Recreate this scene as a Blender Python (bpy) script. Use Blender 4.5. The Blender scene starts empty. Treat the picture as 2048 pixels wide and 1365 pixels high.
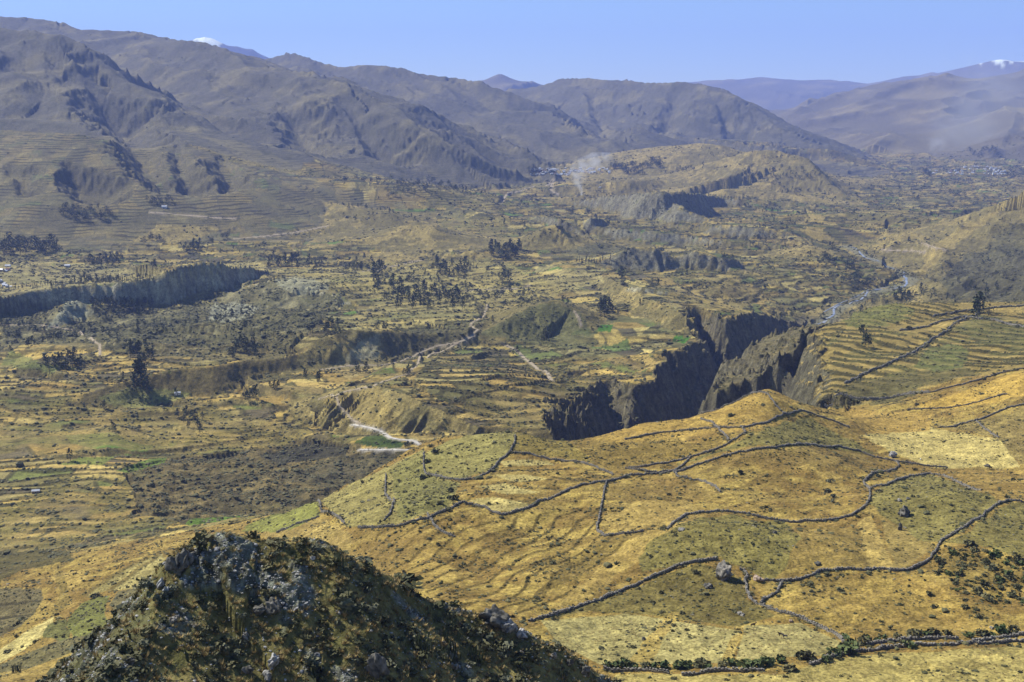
import bpy, bmesh, math, random, hashlib
import numpy as np
from mathutils import Vector, Matrix

# ------------------------------------------------------------------ camera, world, sun, exposure
SC = bpy.context.scene
CAMZ = 460.0
PITCH = math.radians(11.63)
FPX = 2196.0
cam_data = bpy.data.cameras.new('camera')
cam_data.sensor_width = 36.0
cam_data.lens = 36.0 * FPX / 2048.0
cam_data.clip_start = 1.0
cam_data.clip_end = 90000.0
cam = bpy.data.objects.new('camera', cam_data)
SC.collection.objects.link(cam)
cam.location = (0, 0, CAMZ)
cam.rotation_euler = (math.pi / 2 - PITCH, 0, 0)
SC.camera = cam
SUN_EL, SUN_AZ = math.radians(44), math.radians(-60)      # azimuth measured from +Y towards +X
world = bpy.data.worlds.new("World"); SC.world = world; world.use_nodes = True
wn = world.node_tree.nodes; wl = world.node_tree.links; wn.clear()
sky = wn.new('ShaderNodeTexSky'); sky.sky_type = 'NISHITA'; sky.sun_disc = False
sky.sun_elevation = SUN_EL; sky.sun_rotation = SUN_AZ
sky.altitude = 2500; sky.air_density = 1.25; sky.dust_density = 0.15; sky.ozone_density = 6.0
bg = wn.new('ShaderNodeBackground'); bg.inputs['Strength'].default_value = 0.085
wo = wn.new('ShaderNodeOutputWorld')
wl.new(sky.outputs[0], bg.inputs[0]); wl.new(bg.outputs[0], wo.inputs[0])
sd = bpy.data.lights.new('sun', 'SUN'); sd.energy = 5.0; sd.angle = math.radians(0.5); sd.color = (1.0, 0.955, 0.86)
sun = bpy.data.objects.new('sun', sd); SC.collection.objects.link(sun)
sdir = Vector((math.sin(SUN_AZ) * math.cos(SUN_EL), math.cos(SUN_AZ) * math.cos(SUN_EL), math.sin(SUN_EL)))
sun.rotation_euler = sdir.to_track_quat('Z', 'Y').to_euler()
sun.location = (0, 0, 3000)
SC.view_settings.view_transform = 'Standard'; SC.view_settings.look = 'None'
SC.view_settings.exposure = 0.74; SC.view_settings.gamma = 1.0
SC.cycles.max_bounces = 4; SC.cycles.diffuse_bounces = 2; SC.cycles.volume_bounces = 2
SC.cycles.transparent_max_bounces = 8
SC.cycles.use_denoising = True

RNG = np.random.default_rng(7)
random.seed(7)
CT, ST = math.cos(PITCH), math.sin(PITCH)
def ray(px, py):
    a = (np.asarray(px, float) - 1024) / FPX; b = (np.asarray(py, float) - 682.5) / FPX
    f = CT - b * ST
    return a / f, -(ST + b * CT) / f          # u = x/y, t = z/y
def project(x, y, z):                         # world -> photo pixels
    dz = z - CAMZ
    f = y * CT - dz * ST
    up = y * ST + dz * CT
    return 1024 + FPX * x / f, 682.5 - FPX * up / f
def wpt(px, py, D):
    u, t = ray(px, py)
    return np.array([u * D, D, CAMZ + t * D])

# ------------------------------------------------------------------ noise
_perm = np.random.default_rng(3).permutation(4096).astype(np.int32)
_ang = np.random.default_rng(4).random(4096).astype(np.float32) * 2 * np.pi
_gx, _gy = np.cos(_ang), np.sin(_ang)
_rv = np.random.default_rng(5).random(4096).astype(np.float32)
def _h(ix, iy, seed):
    return _perm[(_perm[(ix + seed * 131) & 4095] + iy + seed * 17) & 4095]
def noise(x, y, seed=0):
    x = np.asarray(x, np.float32); y = np.asarray(y, np.float32)
    fx = np.floor(x); fy = np.floor(y)
    ix = fx.astype(np.int32); iy = fy.astype(np.int32)
    dx = x - fx; dy = y - fy
    sx = dx * dx * (3 - 2 * dx); sy = dy * dy * (3 - 2 * dy)
    def g(ax, ay, ex, ey):
        k = _h(ax, ay, seed); return _gx[k] * ex + _gy[k] * ey
    a = g(ix, iy, dx, dy); b = g(ix + 1, iy, dx - 1, dy)
    c = g(ix, iy + 1, dx, dy - 1); d = g(ix + 1, iy + 1, dx - 1, dy - 1)
    return (a + (b - a) * sx + (c + (d - c) * sx - a - (b - a) * sx) * sy) * 1.5
def fbm(x, y, oct=4, seed=0, gain=.5, lac=2.03):
    s = 0; a = 1.0
    for o in range(oct):
        s = s + a * noise(x, y, seed + o); a *= gain; x = x * lac + 3.7; y = y * lac - 1.3
    return s
def ridged(x, y, oct=4, seed=0, gain=.5, lac=2.1):
    s = 0; a = 1.0; w = 1.0
    for o in range(oct):
        n = 1 - np.abs(noise(x, y, seed + o)) * 1.6
        n = np.clip(n, 0, 1) ** 2 * w
        s = s + a * n; w = np.clip(n * 1.6, 0, 1); a *= gain; x = x * lac + 1.7; y = y * lac + 5.1
    return s
def rnd(i, j, seed=0):
    return _rv[_h(np.asarray(i).astype(np.int32), np.asarray(j).astype(np.int32), seed)]
def sstep(a, b, x):
    t = np.clip((x - a) / (b - a), 0, 1); return t * t * (3 - 2 * t)
def pchip(x, Y, xn):
    """monotone cubic along axis 0; x (n,), Y (n, m), xn (k,) -> (k, m)"""
    h = np.diff(x)[:, None]; dl = np.diff(Y, axis=0) / h
    d = np.zeros_like(Y)
    w1 = 2 * h[1:] + h[:-1]; w2 = h[1:] + 2 * h[:-1]
    same = dl[:-1] * dl[1:] > 0
    with np.errstate(all='ignore'):
        hm = (w1 + w2) / (w1 / dl[:-1] + w2 / dl[1:])
    d[1:-1] = np.where(same, hm, 0); d[0] = dl[0]; d[-1] = dl[-1]
    i = np.clip(np.searchsorted(x, xn) - 1, 0, len(x) - 2)
    hh = h[i]; s = ((xn - x[i])[:, None]) / hh
    y0, y1, m0, m1 = Y[i], Y[i + 1], d[i] * hh, d[i + 1] * hh
    s2 = s * s; s3 = s2 * s
    return y0 * (2 * s3 - 3 * s2 + 1) + m0 * (s3 - 2 * s2 + s) + y1 * (3 * s2 - 2 * s3) + m1 * (s3 - s2)

# ------------------------------------------------------------------ grid (rows of constant distance, columns of constant bearing)
def spacing(D):
    s = np.interp(D, [60, 135, 140, 225, 240, 300, 800, 1000, 2000, 5000, 6500, 10000, 14000, 30000],
                     [6, 3, .45, .45, 1.0, 2.1 * 300**2 / 4.1e5, 2.1 * 800**2 / 4.8e5, 1.5 * 1000**2 / 7.2e5, 1.5 * 4e6 / 7.2e5, 25, 32, 50, 120, 500])
    return s
Ds = [60.0]
while Ds[-1] < 26000: Ds.append(Ds[-1] + float(spacing(Ds[-1])))
Ds = np.array(Ds); ND = len(Ds)
NU = 1090
uL, uR = -0.565, 0.575
Us = np.linspace(uL, uR, NU)
Y = np.repeat(Ds[:, None], NU, 1).astype(np.float32)
X = (Us[None, :] * Ds[:, None]).astype(np.float32)
print('grid', ND, NU, ND * NU)

# base valley shape: per column (photo px) a list of (distance, photo row) or (distance, -drop below the camera)
VAL = [(1400, -334), (1720, -328), (2000, -331), (2300, -322), (2700, -324), (3300, -318), (4200, -312), (6000, -308), (7000, -294), (9000, -250), (12000, -215), (20000, -100), (27000, -50)]
COLS = {
 -300: [(60, -66), (150, -128), (400, -232), (520, -250), (700, -290), (850, -332), (1000, -338)],
 0: [(60, -66), (150, -128), (400, 1365), (470, 1270), (560, 1180), (740, 1120), (860, 1050), (1000, 950), (1180, 850)],
 300: [(60, -66), (150, -128), (370, 1365), (450, 1230), (540, 1140), (640, 1090), (740, 1070), (830, 1040), (1000, 950), (1180, 850)],
 490: [(60, -66), (150, -125), (340, -195), (450, -215), (560, -232), (650, 1050), (720, -272), (790, -305), (880, -330), (1000, -337), (1180, -339)],
 640: [(60, -66), (150, -120), (300, -168), (450, -195), (560, -209), (610, 1000), (700, -262), (800, -310), (900, -333), (1180, -338)],
 850: [(60, -66), (150, -115), (290, 1365), (370, 1200), (430, 1100), (500, 1020), (580, 950), (640, 890), (720, -230), (850, -315), (1000, -338), (1180, -339)],
 1030: [(60, -66), (150, -115), (290, 1365), (370, 1200), (430, 1100), (500, 1010), (600, 915), (660, 862), (740, -235), (900, -330), (1180, -338)],
 1130: [(60, -66), (150, -115), (290, 1365), (370, 1200), (430, 1100), (500, 1010), (600, 915), (645, 883), (730, -240), (900, -345), (1100, -350), (1200, -342)],
 1300: [(60, -66), (150, -115), (333, 1273), (430, 1095), (520, 985), (610, 905), (680, 850), (760, -270), (850, -345), (1290, -338)],
 1530: [(60, -66), (150, -115), (333, 1273), (425, 1100), (500, 1010), (580, 920), (650, 850), (700, 790), (735, 768), (800, -225), (900, -330), (1300, -340)],
 1590: [(60, -66), (150, -115), (333, 1273), (425, 1100), (500, 1010), (585, 920), (660, 858), (730, 798), (760, -215), (800, -240), (880, -258), (1000, -262), (1150, -258), (1240, -252), (1300, -285), (1400, -330), (1600, -345)],
 1640: [(60, -66), (150, -115), (333, 1273), (425, 1100), (500, 1010), (590, 920), (670, 860), (735, 817), (800, -228), (860, 800), (980, 735), (1090, 685), (1250, 648), (1350, -290), (1600, -345), (1750, -362)],
 1750: [(60, -66), (150, -115), (333, 1273), (430, 1100), (520, 995), (600, 925), (660, 885), (730, 855), (800, 825), (860, 800), (950, 740), (1080, 680), (1250, 625), (1400, 600), (1500, -290), (1700, -350)],
 1900: [(60, -66), (150, -115), (333, 1273), (430, 1100), (520, 1000), (600, 930), (680, 880), (760, 830), (840, 770), (900, 738), (1000, 700), (1200, 640), (1350, 600), (1480, -280), (1650, -330)],
 2048: [(60, -66), (150, -115), (333, 1273), (430, 1100), (520, 990), (620, 920), (700, 850), (780, 775), (850, 735), (950, 700), (1150, 640), (1350, 598), (1450, -262), (1600, -320)],
 2350: [(60, -66), (150, -115), (333, -165), (430, -170), (520, -178), (620, -190), (700, -190), (780, -180), (850, -182), (950, -188), (1150, -200), (1350, -210), (1450, -240), (1600, -300)],
}
Dn = np.array([60, 100, 150, 220, 290, 330, 370, 400, 430, 470, 500, 540, 580, 620, 650, 680, 710, 740, 780, 820, 860, 900, 950, 1000, 1080, 1180, 1300, 1450, 1600, 1720, 2000, 2300, 2700, 3300, 4200, 6000, 7000, 9000, 12000, 20000, 27000], float)
T = np.zeros((len(Dn), NU))
cu, cd = [], []
for px, kn in COLS.items():
    last = kn[-1][0]
    kn = kn + [v for v in VAL if v[0] > last + 120]
    dd = np.array([k[0] for k in kn], float)
    dr = np.array([(-k[1] if k[1] < 0 else -ray(px, k[1])[1] * k[0]) for k in kn])
    dr = pchip(dd, dr[:, None], Dn)[:, 0]
    cu.append(ray(px, project(0, Dn, CAMZ - dr)[1])[0]); cd.append(dr)
cu = np.array(cu); cd = np.array(cd)
for i in range(len(Dn)):
    T[i] = np.interp(Us, cu[:, i], cd[:, i])
ker = np.hanning(49); ker /= ker.sum()
Tp = np.pad(T, ((0, 0), (24, 24)), mode='edge')
T = np.array([np.convolve(r, ker, 'valid') for r in Tp])
H = (CAMZ - pchip(np.log(Dn), T, np.log(Ds))).astype(np.float32)

LAB = np.zeros((ND, NU), np.int8)          # which landform a vertex belongs to
ROCK = np.zeros((ND, NU), np.float32)
TERR = np.ones((ND, NU), np.float32)       # how much terracing is allowed

def rows(d0, d1):
    return slice(max(0, int(np.searchsorted(Ds, d0)) - 1), min(ND, int(np.searchsorted(Ds, d1)) + 1))

def polydist(pts, xx, yy, m_=None, sg=1):
    if m_ is not None:
        return polybest(pts, xx, yy, m_, sg)
    best = np.full(xx.shape, 1e12, np.float32); bz = np.zeros_like(best); bs = np.zeros_like(best); bc = np.zeros_like(best)
    cum = 0.0
    for a, b in zip(pts[:-1], pts[1:]):
        dx, dy = float(b[0] - a[0]), float(b[1] - a[1]); L2 = dx * dx + dy * dy + 1e-6; L = math.sqrt(L2)
        qx = xx - np.float32(a[0]); qy = yy - np.float32(a[1])
        tt = np.clip((qx * dx + qy * dy) / L2, 0, 1).astype(np.float32)
        ex = qx - tt * dx; ey = qy - tt * dy
        d2 = ex * ex + ey * ey
        m = d2 < best
        best = np.where(m, d2, best); bz = np.where(m, a[2] + tt * (b[2] - a[2]), bz)
        bs = np.where(m, cum + tt * L, bs)
        cr = (dx * qy - dy * qx) / L
        bc = np.where(m, cr, bc); cum += L
    d = np.sqrt(best)
    return d, bz, bs, np.clip(bc / (d + 1e-3), -1, 1)

def polybest(pts, xx, yy, slope, sg, A=None, Ab=None, dz=0):
    """like polydist, but the piece of the line that gives the highest (or lowest) ground wins, so the surface has no jumps"""
    best = np.full(xx.shape, 1e12, np.float32); bd = np.zeros_like(best); bz = np.zeros_like(best); bs = np.zeros_like(best); bc = np.zeros_like(best)
    cum = 0.0
    sa = slope if isinstance(slope, tuple) else (slope, slope)
    for a, b in zip(pts[:-1], pts[1:]):
        dx, dy = float(b[0] - a[0]), float(b[1] - a[1]); L2 = dx * dx + dy * dy + 1e-6; L = math.sqrt(L2)
        qx = xx - np.float32(a[0]); qy = yy - np.float32(a[1])
        tt = np.clip((qx * dx + qy * dy) / L2, 0, 1).astype(np.float32)
        d = np.hypot(qx - tt * dx, qy - tt * dy)
        z = (a[2] + tt * (b[2] - a[2])).astype(np.float32)
        c = np.clip((dx * qy - dy * qx) / L / (d + 1e-3), -1, 1)
        sl = sa[0] + (sa[1] - sa[0]) * (0.5 + 0.5 * np.clip(c * 2.2, -1, 1))
        S_ = sl * d
        if A:
            AA = A if Ab is None else A + (Ab - A) * (0.5 + 0.5 * np.clip(c * 2.2, -1, 1))
            S_ = AA * (1 - np.exp(-S_ / AA))
        sc = S_ - sg * z
        m = sc < best
        best = np.where(m, sc, best); bd = np.where(m, d, bd); bz = np.where(m, z, bz); bs = np.where(m, cum + tt * L, bs); bc = np.where(m, c, bc); cum += L
    return bd, bz, bs, bc

def smax(a, b, k):
    h = np.clip(0.5 + 0.5 * (b - a) / k, 0, 1)
    return a + (b - a) * h + k * h * (1 - h)

def tent(nodes, sf, sb, rad, k=8, r=4, A=None, fl=0, fw=60, warp=0, wl_=400, lab=0, rock=0, terr=None, seed=11, dz=0, Ab=None):
    pts = [wpt(*n) for n in nodes]
    dmin = min(p[1] for p in pts) - rad; dmax = max(p[1] for p in pts) + rad
    R = rows(dmin, dmax)
    xx = X[R]; yy = Y[R]
    if warp:
        xx = xx + warp * fbm(X[R] / wl_, Y[R] / wl_, 3, seed, .42); yy = yy + warp * fbm(X[R] / wl_, Y[R] / wl_, 3, seed + 7, .42)
    d, z, s, c = polydist(pts, xx, yy)
    dn = d
    if max(sf, sb) / min(sf, sb) < 1.7:
        if A and rad > 700: sf, sb, A, k = sf * .84, sb * .84, None, k * 1.6
        d, z, s, c = polybest(pts, xx, yy, (sf, sb), 1, A, Ab)
    z = z + dz
    w = 0.5 + 0.5 * np.clip(c * 2.2, -1, 1)
    slope = sf + (sb - sf) * w
    dd = np.sqrt(d * d + r * r) - r
    S = slope * dd
    if fl:
        fl = fl * (.45 if dmin > 2300 else .8); sw = s + fw * 1.5 * fbm(X[R] / (fw * 5), Y[R] / (fw * 5), 2, seed + 3)
        n = (ridged(sw / fw, d / (fw * 6) + 3.1 * seed, 2, seed, .3) - .65) * (.1 + 1.5 * sstep(-.25, .5, noise(s / (fw * 4), d / (fw * 9), seed + 5)))
        S = S - slope * fl * n * np.minimum(dd, 1.7 * fw) * sstep(0, fw * .8, d)
    if A:
        AA = A if Ab is None else A + (Ab - A) * w
        S = AA * (1 - np.exp(-S / AA))
    zt = z - S
    h0 = H[R]
    fade = 1 - sstep(rad * .35, rad, dn)
    zt = np.where(dn > rad, -1e4, np.where(zt > h0, h0 + (zt - h0) * fade, zt))
    win = (zt > h0 + .3)
    H[R] = smax(h0, zt, k)
    if sb < .15: win = win & (w < .5) & (S < 260)
    if lab is not None: LAB[R] = np.where(win, lab, LAB[R])
    if terr is not None: TERR[R] = np.where(win, terr, TERR[R])
    if rock: ROCK[R] = np.where(win & (w < .5), rock, ROCK[R])
    return R, win

def carve(pts, w, slope, rad, k=10, fl=0, fw=40, seed=31, warp=0, wl_=150, lab=None, slopeb=None):
    dmin = min(p[1] for p in pts) - rad; dmax = max(p[1] for p in pts) + rad
    R = rows(dmin, dmax); xx = X[R]; yy = Y[R]
    if warp:
        xx = xx + warp * fbm(X[R] / wl_, Y[R] / wl_, 3, seed, .42); yy = yy + warp * fbm(X[R] / wl_, Y[R] / wl_, 3, seed + 7, .42)
    d, z, s, c = polydist(pts, xx, yy)
    sl = slope if slopeb is None else slope + (slopeb - slope) * (0.5 + 0.5 * np.clip(c * 2.2, -1, 1))
    e = np.maximum(0, d - w)
    if fl: e = e * (1 + fl * (ridged(s / fw, d / (fw * 4) + seed, 3, seed) - .8))
    zt = z + e * sl
    zt = np.where(d > rad, 1e5, zt)
    win = zt < H[R]
    H[R] = -smax(-H[R], -zt, k)
    if lab is not None: LAB[R] = np.where(win, lab, LAB[R])
    return R, win
# ================================================================== large landforms
VALLEY, HILLSIDE, CANYON, MOUNT, FARM, SNOW, KNOLL, CLIFF, SLOPE = 0, 1, 2, 3, 4, 5, 6, 7, 8
LAB[rows(60, 900)] = HILLSIDE
LAB[(Y > 700) & (X < -20) & (Y < 900)] = VALLEY
LAB[(X > 220) & (Y < 1420)] = HILLSIDE
# rolling of the valley floor
vm = sstep(850, 1100, Y) * (1 - sstep(9000, 14000, Y)) * (1 - sstep(0.2, 0.3, X / Y) * (1 - sstep(1400, 1600, Y)))
wx = X + 60 * noise(X / 300, Y / 300, 61); wy = Y + 60 * noise(X / 300, Y / 300, 62)
roll = 15 * fbm(wx / 520, wy / 420, 3, 21) + 7 * ridged(wx / 260, wy / 200, 2, 25) - 4
roll += 12 * sstep(2500, 4000, Y) * fbm(wx / 900, wy / 700, 2, 41)
H += (roll * vm).astype(np.float32)

TG = (H - CAMZ) / Y
def base_D(px, py):
    u, t = ray(px, py); j = int(np.clip((u - uL) / (uR - uL) * (NU - 1), 0, NU - 1))
    i0 = int(np.searchsorted(Ds, 960)); col = np.maximum.accumulate(TG[i0:, j]); k = i0 + int(np.clip(np.searchsorted(col, t), 1, ND - 2 - i0)); return float(Ds[k])
def tentF(nodes, sf, sb, rad, **kw):
    out = []
    for px, yt, yf in nodes:
        Df = base_D(px, yf); hgt = (yf - yt) / FPX * Df * 1.03
        out.append((px, yt, Df + hgt / sf))
    return tent(out, sf, sb, rad, **kw)
# --- far ranges
tent([(1200,175,21000),(1380,165,21000),(1420,160,21000),(1500,157,21000),(1540,153,21000),(1590,158,21000),(1630,159,21000),(1700,168,21000),(1800,165,21000)], .22,.2,7000,k=60,r=60,A=900,warp=500,wl_=1800,lab=FARM,terr=0,seed=51,fl=0.30,fw=500)
tent([(1700,172,20000),(1760,163,20000),(1820,152,20000),(1860,150,20000),(1880,145,20000),(1905,150,20000),(1960,137,20000),(1985,124,20000),(2005,118,20000),(2030,122,20000),(2060,121,20000),(2300,90,20000)], .3,.3,8000,k=60,r=25,A=1000,warp=150,wl_=1500,lab=FARM,terr=0,seed=53,fl=0.24,fw=500)
tent([(1560,268,12500),(1640,238,12500),(1700,218,12500),(1760,190,12500),(1830,171,12300),(1900,158,12000),(2048,135,11500),(2300,100,11000)], .22,.3,6500,k=60,r=50,A=800,warp=350,wl_=1500,lab=FARM,terr=0,seed=55,fl=0.30,fw=350)
tent([(1840,282,9000),(1870,262,9000),(1920,240,8800),(1980,225,8600),(2048,212,8400),(2300,170,8000)], .28,.3,2600,k=40,r=50,A=600,warp=200,wl_=900,lab=FARM,terr=0,seed=56,fl=0.24,fw=250)
tent([(350,118,19000),(383,84,19000),(398,78,19000),(410,76,19000),(425,80,19000),(440,90,19000),(475,92,19000),(500,101,19000),(530,111,19000),(600,150,19000)], .5,.5,4000,k=30,r=10,A=1500,warp=60,wl_=700,lab=SNOW,terr=0,seed=57,fl=.3,fw=250)
tent([(930,158,15000),(960,155,15000),(985,151,15000),(1000,141,15000),(1016,152,15000),(1040,161,15000),(1090,167,15000),(1120,180,15000)], .5,.5,3000,k=60,r=15,A=500,warp=60,wl_=700,lab=FARM,terr=0,seed=58)
# --- central tableland with its dark rim
tent([(1040,178,9500),(1085,170,9400),(1120,160,9300),(1180,157,9000),(1240,162,8800),(1300,166,8600),(1370,166,8300),(1405,173,8100),(1440,190,7900),(1480,213,7700),(1530,243,7400),(1570,264,7200),(1615,288,7000),(1650,312,6900),(1675,338,6800)], .50,.52,4200,k=30,r=40,A=520,warp=99,wl_=1100,lab=MOUNT,terr=0,seed=61,fl=0.33,fw=260)
tent([(1290,276,7000),(1350,276,6900),(1420,279,6800),(1500,286,6600),(1560,296,6500)], 1.2,.02,700,k=10,r=3,A=70,warp=37,wl_=300,lab=MOUNT,terr=0,rock=1,seed=63)
# --- hill in front of it
tent([(1000,205,8200),(1060,232,7900),(1130,268,7500),(1190,290,7300)], .33,.35,2600,k=50,r=40,A=420,warp=93,wl_=800,lab=MOUNT,terr=0,seed=64,fl=0.24,fw=250)
tent([(1000,225,7000),(1060,222,7000),(1130,228,7000),(1200,243,6900),(1290,292,6700)], .32,.4,1600,k=40,r=60,A=330,warp=74,wl_=600,lab=MOUNT,terr=0,seed=65,fl=0.24,fw=200)
# --- second mountain on the left
tent([(440,130,8600),(530,117,8500),(570,110,8500),(620,122,8300),(680,136,8200),(720,131,8100),(760,133,8000),(830,146,7900),(890,153,7800),(940,166,7700),(985,186,7600),(1010,206,7500)], .40,.4,3500,k=40,r=60,A=560,warp=105,wl_=900,lab=MOUNT,terr=0,seed=66,fl=0.30,fw=260)
# --- big mountain on the left
tent([(-450,10,7800),(-200,25,7700),(0,37,7600),(60,38,7600),(110,44,7500),(160,60,7300),(240,62,7200),(290,73,7100),(335,79,7000),(390,88,6900)], .34,.4,3800,k=60,r=70,A=800,warp=111,wl_=900,lab=MOUNT,terr=0,seed=67,fl=0.21,fw=350)
tent([(335,79,7000),(385,86,6600),(460,105,6300),(530,125,6000),(610,143,5800),(690,168,5500),(760,212,5200),(820,262,5000),(880,305,4800),(930,340,4650)], .42,.5,2500,k=30,r=40,A=560,warp=68,wl_=500,lab=MOUNT,terr=0,seed=68,fl=0.30,fw=180)
tent([(400,140,5900),(440,190,5400),(520,240,5000),(590,290,4700),(660,340,4450)], .45,.6,1300,k=30,r=30,A=300,warp=49,wl_=400,lab=MOUNT,terr=0,seed=69,fl=0.30,fw=150)
tent([(560,165,5900),(600,200,5500),(680,255,5100),(760,310,4800),(800,345,4600)], .45,.6,1300,k=30,r=25,A=300,warp=49,wl_=400,lab=MOUNT,terr=0,seed=70,fl=0.30,fw=150)
tent([(-300,40,5600),(0,58,5300),(60,66,5200),(120,76,5150),(160,98,5050),(200,130,4950),(260,165,4800),(330,205,4600),(400,252,4400),(470,300,4200),(530,345,4050)], .50,.75,2200,k=25,r=20,A=620,warp=55,wl_=450,lab=MOUNT,terr=0,seed=71,fl=0.30,fw=150)
tent([(60,80,5100),(90,130,4800),(150,190,4500),(230,245,4250)], .5,.6,900,k=25,r=20,A=300,warp=37,wl_=350,lab=MOUNT,terr=0,seed=72,fl=0.30,fw=120)
# benches at the mountain's foot
tent([(-250,236,4100),(0,238,4050),(150,246,4000),(270,262,3900),(380,290,3800),(450,320,3700),(520,352,3600)], .5,.06,1200,k=15,r=12,A=230,Ab=150,warp=31,wl_=260,lab=MOUNT,terr=.6,seed=73,fl=0,fw=120)
tent([(-250,262,3650),(0,261,3600),(70,263,3580),(150,270,3500),(210,286,3450),(265,315,3350),(300,350,3250)], .33,.25,900,k=12,r=15,A=200,warp=21,wl_=220,lab=MOUNT,terr=1,seed=74,fl=0,fw=90)
#tent([(60,345,3300),(150,352,3280),(210,345,3260),(270,330,3250),(300,352,3200)], 1.1,.1,500,k=8,r=4,A=80,warp=18,wl_=150,lab=MOUNT,terr=.5,rock=1,seed=75,fl=0.30,fw=50)
#tent([(380,355,3350),(420,320,3400),(470,330,3350),(520,352,3300)], .8,.2,500,k=8,r=4,A=90,warp=18,wl_=150,lab=MOUNT,terr=.4,rock=1,seed=76,fl=0.30,fw=50)
# --- low hills in the middle distance
tent([(1270,300,5600),(1340,293,5500),(1400,287,5400),(1440,292,5300),(1490,303,5200)], .25,.3,900,k=20,r=30,A=120,warp=50,wl_=300,lab=SLOPE,terr=0,seed=77,fl=.3,fw=90)
tent([(1470,312,4800),(1510,300,4750),(1550,302,4700),(1600,316,4600),(1640,343,4450),(1675,374,4300)], .42,.9,900,k=15,r=14,A=150,warp=40,wl_=250,lab=SLOPE,terr=0,seed=78,fl=.25,fw=110)
# --- slopes on the right edge
tent([(2400,280,2900),(2150,350,2750),(2048,398,2650),(2000,412,2600),(1950,445,2550),(1905,480,2500),(1860,530,2420),(1825,565,2350)][::-1], .55,.5,1600,k=14,r=12,A=330,warp=45,wl_=260,lab=SLOPE,terr=0,seed=79,fl=.22,fw=120)
tent([(2400,400,1950),(2150,455,1900),(2048,470,1880),(1980,500,1850),(1900,545,1800),(1850,585,1740)][::-1], .75,.5,700,k=10,r=6,A=260,warp=30,wl_=130,lab=SLOPE,terr=0,rock=.5,seed=80,fl=.25,fw=60)
# --- cliff edges and benches of the mid valley (listed left to right; front side faces the camera)
tentF([(-300,604,650),(-60,604,645),(0,597,640),(70,582,628),(150,571,616),(230,566,612),(300,552,612),(335,542,611),(375,530,601),(430,526,586),(490,533,570),(545,548,555)], 2.6,.12,520,k=6,r=3,A=None,warp=14,wl_=90,lab=CLIFF,terr=.2,rock=1,seed=81,fl=.07,fw=60)
tentF([(95,650,655),(125,612,650),(150,600,648),(180,612,648),(205,632,650)], .75,.9,160,k=4,r=3,warp=8,wl_=40,lab=SLOPE,terr=0,seed=301,fl=.35,fw=14)
tentF([(380,590,612),(430,582,605),(470,590,606)], .5,.5,140,k=5,r=5,warp=8,wl_=40,lab=SLOPE,terr=0,seed=302,fl=.3,fw=14)
tent([(560,560,2000),(610,566,1950),(660,585,1900),(700,600,1850)], .5,.1,500,k=8,r=6,A=60,warp=20,wl_=90,lab=CLIFF,terr=.3,seed=82,fl=.6,fw=24)
tentF([(620,705,770),(655,675,765),(700,655,752),(760,660,738),(860,668,716),(930,656,698),(968,640,668)], .75,.015,420,k=5,r=3,warp=10,wl_=80,lab=SLOPE,terr=0,seed=83,fl=.35,fw=26)
tentF([(955,675,700),(1010,640,704),(1060,616,700),(1105,603,690),(1150,618,682),(1190,650,676)], .55,.22,420,k=8,r=8,warp=12,wl_=80,lab=SLOPE,terr=0,seed=84,fl=.2,fw=40)
tentF([(640,792,845),(690,772,858),(760,772,868),(815,786,880),(870,812,888),(940,846,886)], .6,.02,360,k=5,r=3,warp=10,wl_=80,lab=SLOPE,terr=0,seed=85,fl=.7,fw=17)
tentF([(1210,550,562),(1260,576,600),(1310,604,640),(1370,628,668),(1420,650,690)], .7,.12,300,k=6,r=4,warp=10,wl_=80,lab=SLOPE,terr=.3,seed=86,fl=.3,fw=25)
for nn_ in ([(420,802,814),(480,798,817),(550,806,819)], [(120,908,916),(200,897,913),(270,905,912)], [(10,742,757),(60,728,754),(110,735,752),(150,748,756)], [(560,738,754),(600,730,750),(640,738,750)], [(200,690,704),(260,682,700),(330,690,700)], [(840,745,765),(880,722,752),(940,712,740)], [(1040,770,785),(1090,762,784),(1150,775,790)], [(300,862,872),(370,856,872),(430,864,872)], [(480,470,480),(560,466,478),(620,470,478)], [(900,505,518),(960,500,516),(1000,508,516)], [(700,600,612),(740,594,610),(790,600,610)], [(820,545,556),(880,540,555),(930,546,556)], [(1450,560,575),(1500,556,576),(1550,572,584)], [(1560,480,492),(1620,476,492),(1690,484,494)], [(380,448,458),(450,444,457),(520,450,458)], [(900,440,450),(960,436,449),(1010,441,449)]):
    tentF(nn_, .9, .06, 220, k=4, r=3, warp=10, wl_=60, lab=SLOPE, terr=.3, seed=320 + nn_[0][0] % 37, fl=.3, fw=20)
tentF([(1250,578,596),(1280,571,602),(1330,572,606),(1380,578,606),(1430,588,604)], 1.5,.03,300,k=5,r=3,warp=10,wl_=60,lab=CLIFF,terr=.5,rock=1,seed=87,fl=.35,fw=26)
tentF([(1160,398,414),(1200,393,418),(1260,389,430),(1300,385,442),(1330,383,447),(1370,383,436),(1400,388,416),(1440,394,412),(1480,400,412)], 1.6,.05,900,k=6,r=4,warp=26,wl_=150,lab=CLIFF,terr=.5,rock=1,seed=88,fl=.35,fw=50)
tentF([(1330,400,450),(1370,420,455),(1420,440,460)][::1], .9,.9,350,k=8,r=6,warp=20,wl_=100,lab=CLIFF,terr=0,rock=1,seed=89,fl=.35,fw=40)
tentF([(1045,440,452),(1065,435,455),(1085,433,458),(1115,438,470),(1140,450,474),(1160,465,478)], 1.5,.08,450,k=6,r=3,warp=14,wl_=80,lab=CLIFF,terr=.6,rock=1,seed=90,fl=.3,fw=32)
tentF([(1166,452,466),(1185,434,466),(1202,440,466),(1218,454,466)], 1.8,.5,260,k=5,r=3,warp=10,wl_=60,lab=CLIFF,terr=0,rock=1,seed=91,fl=.3,fw=30)
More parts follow.
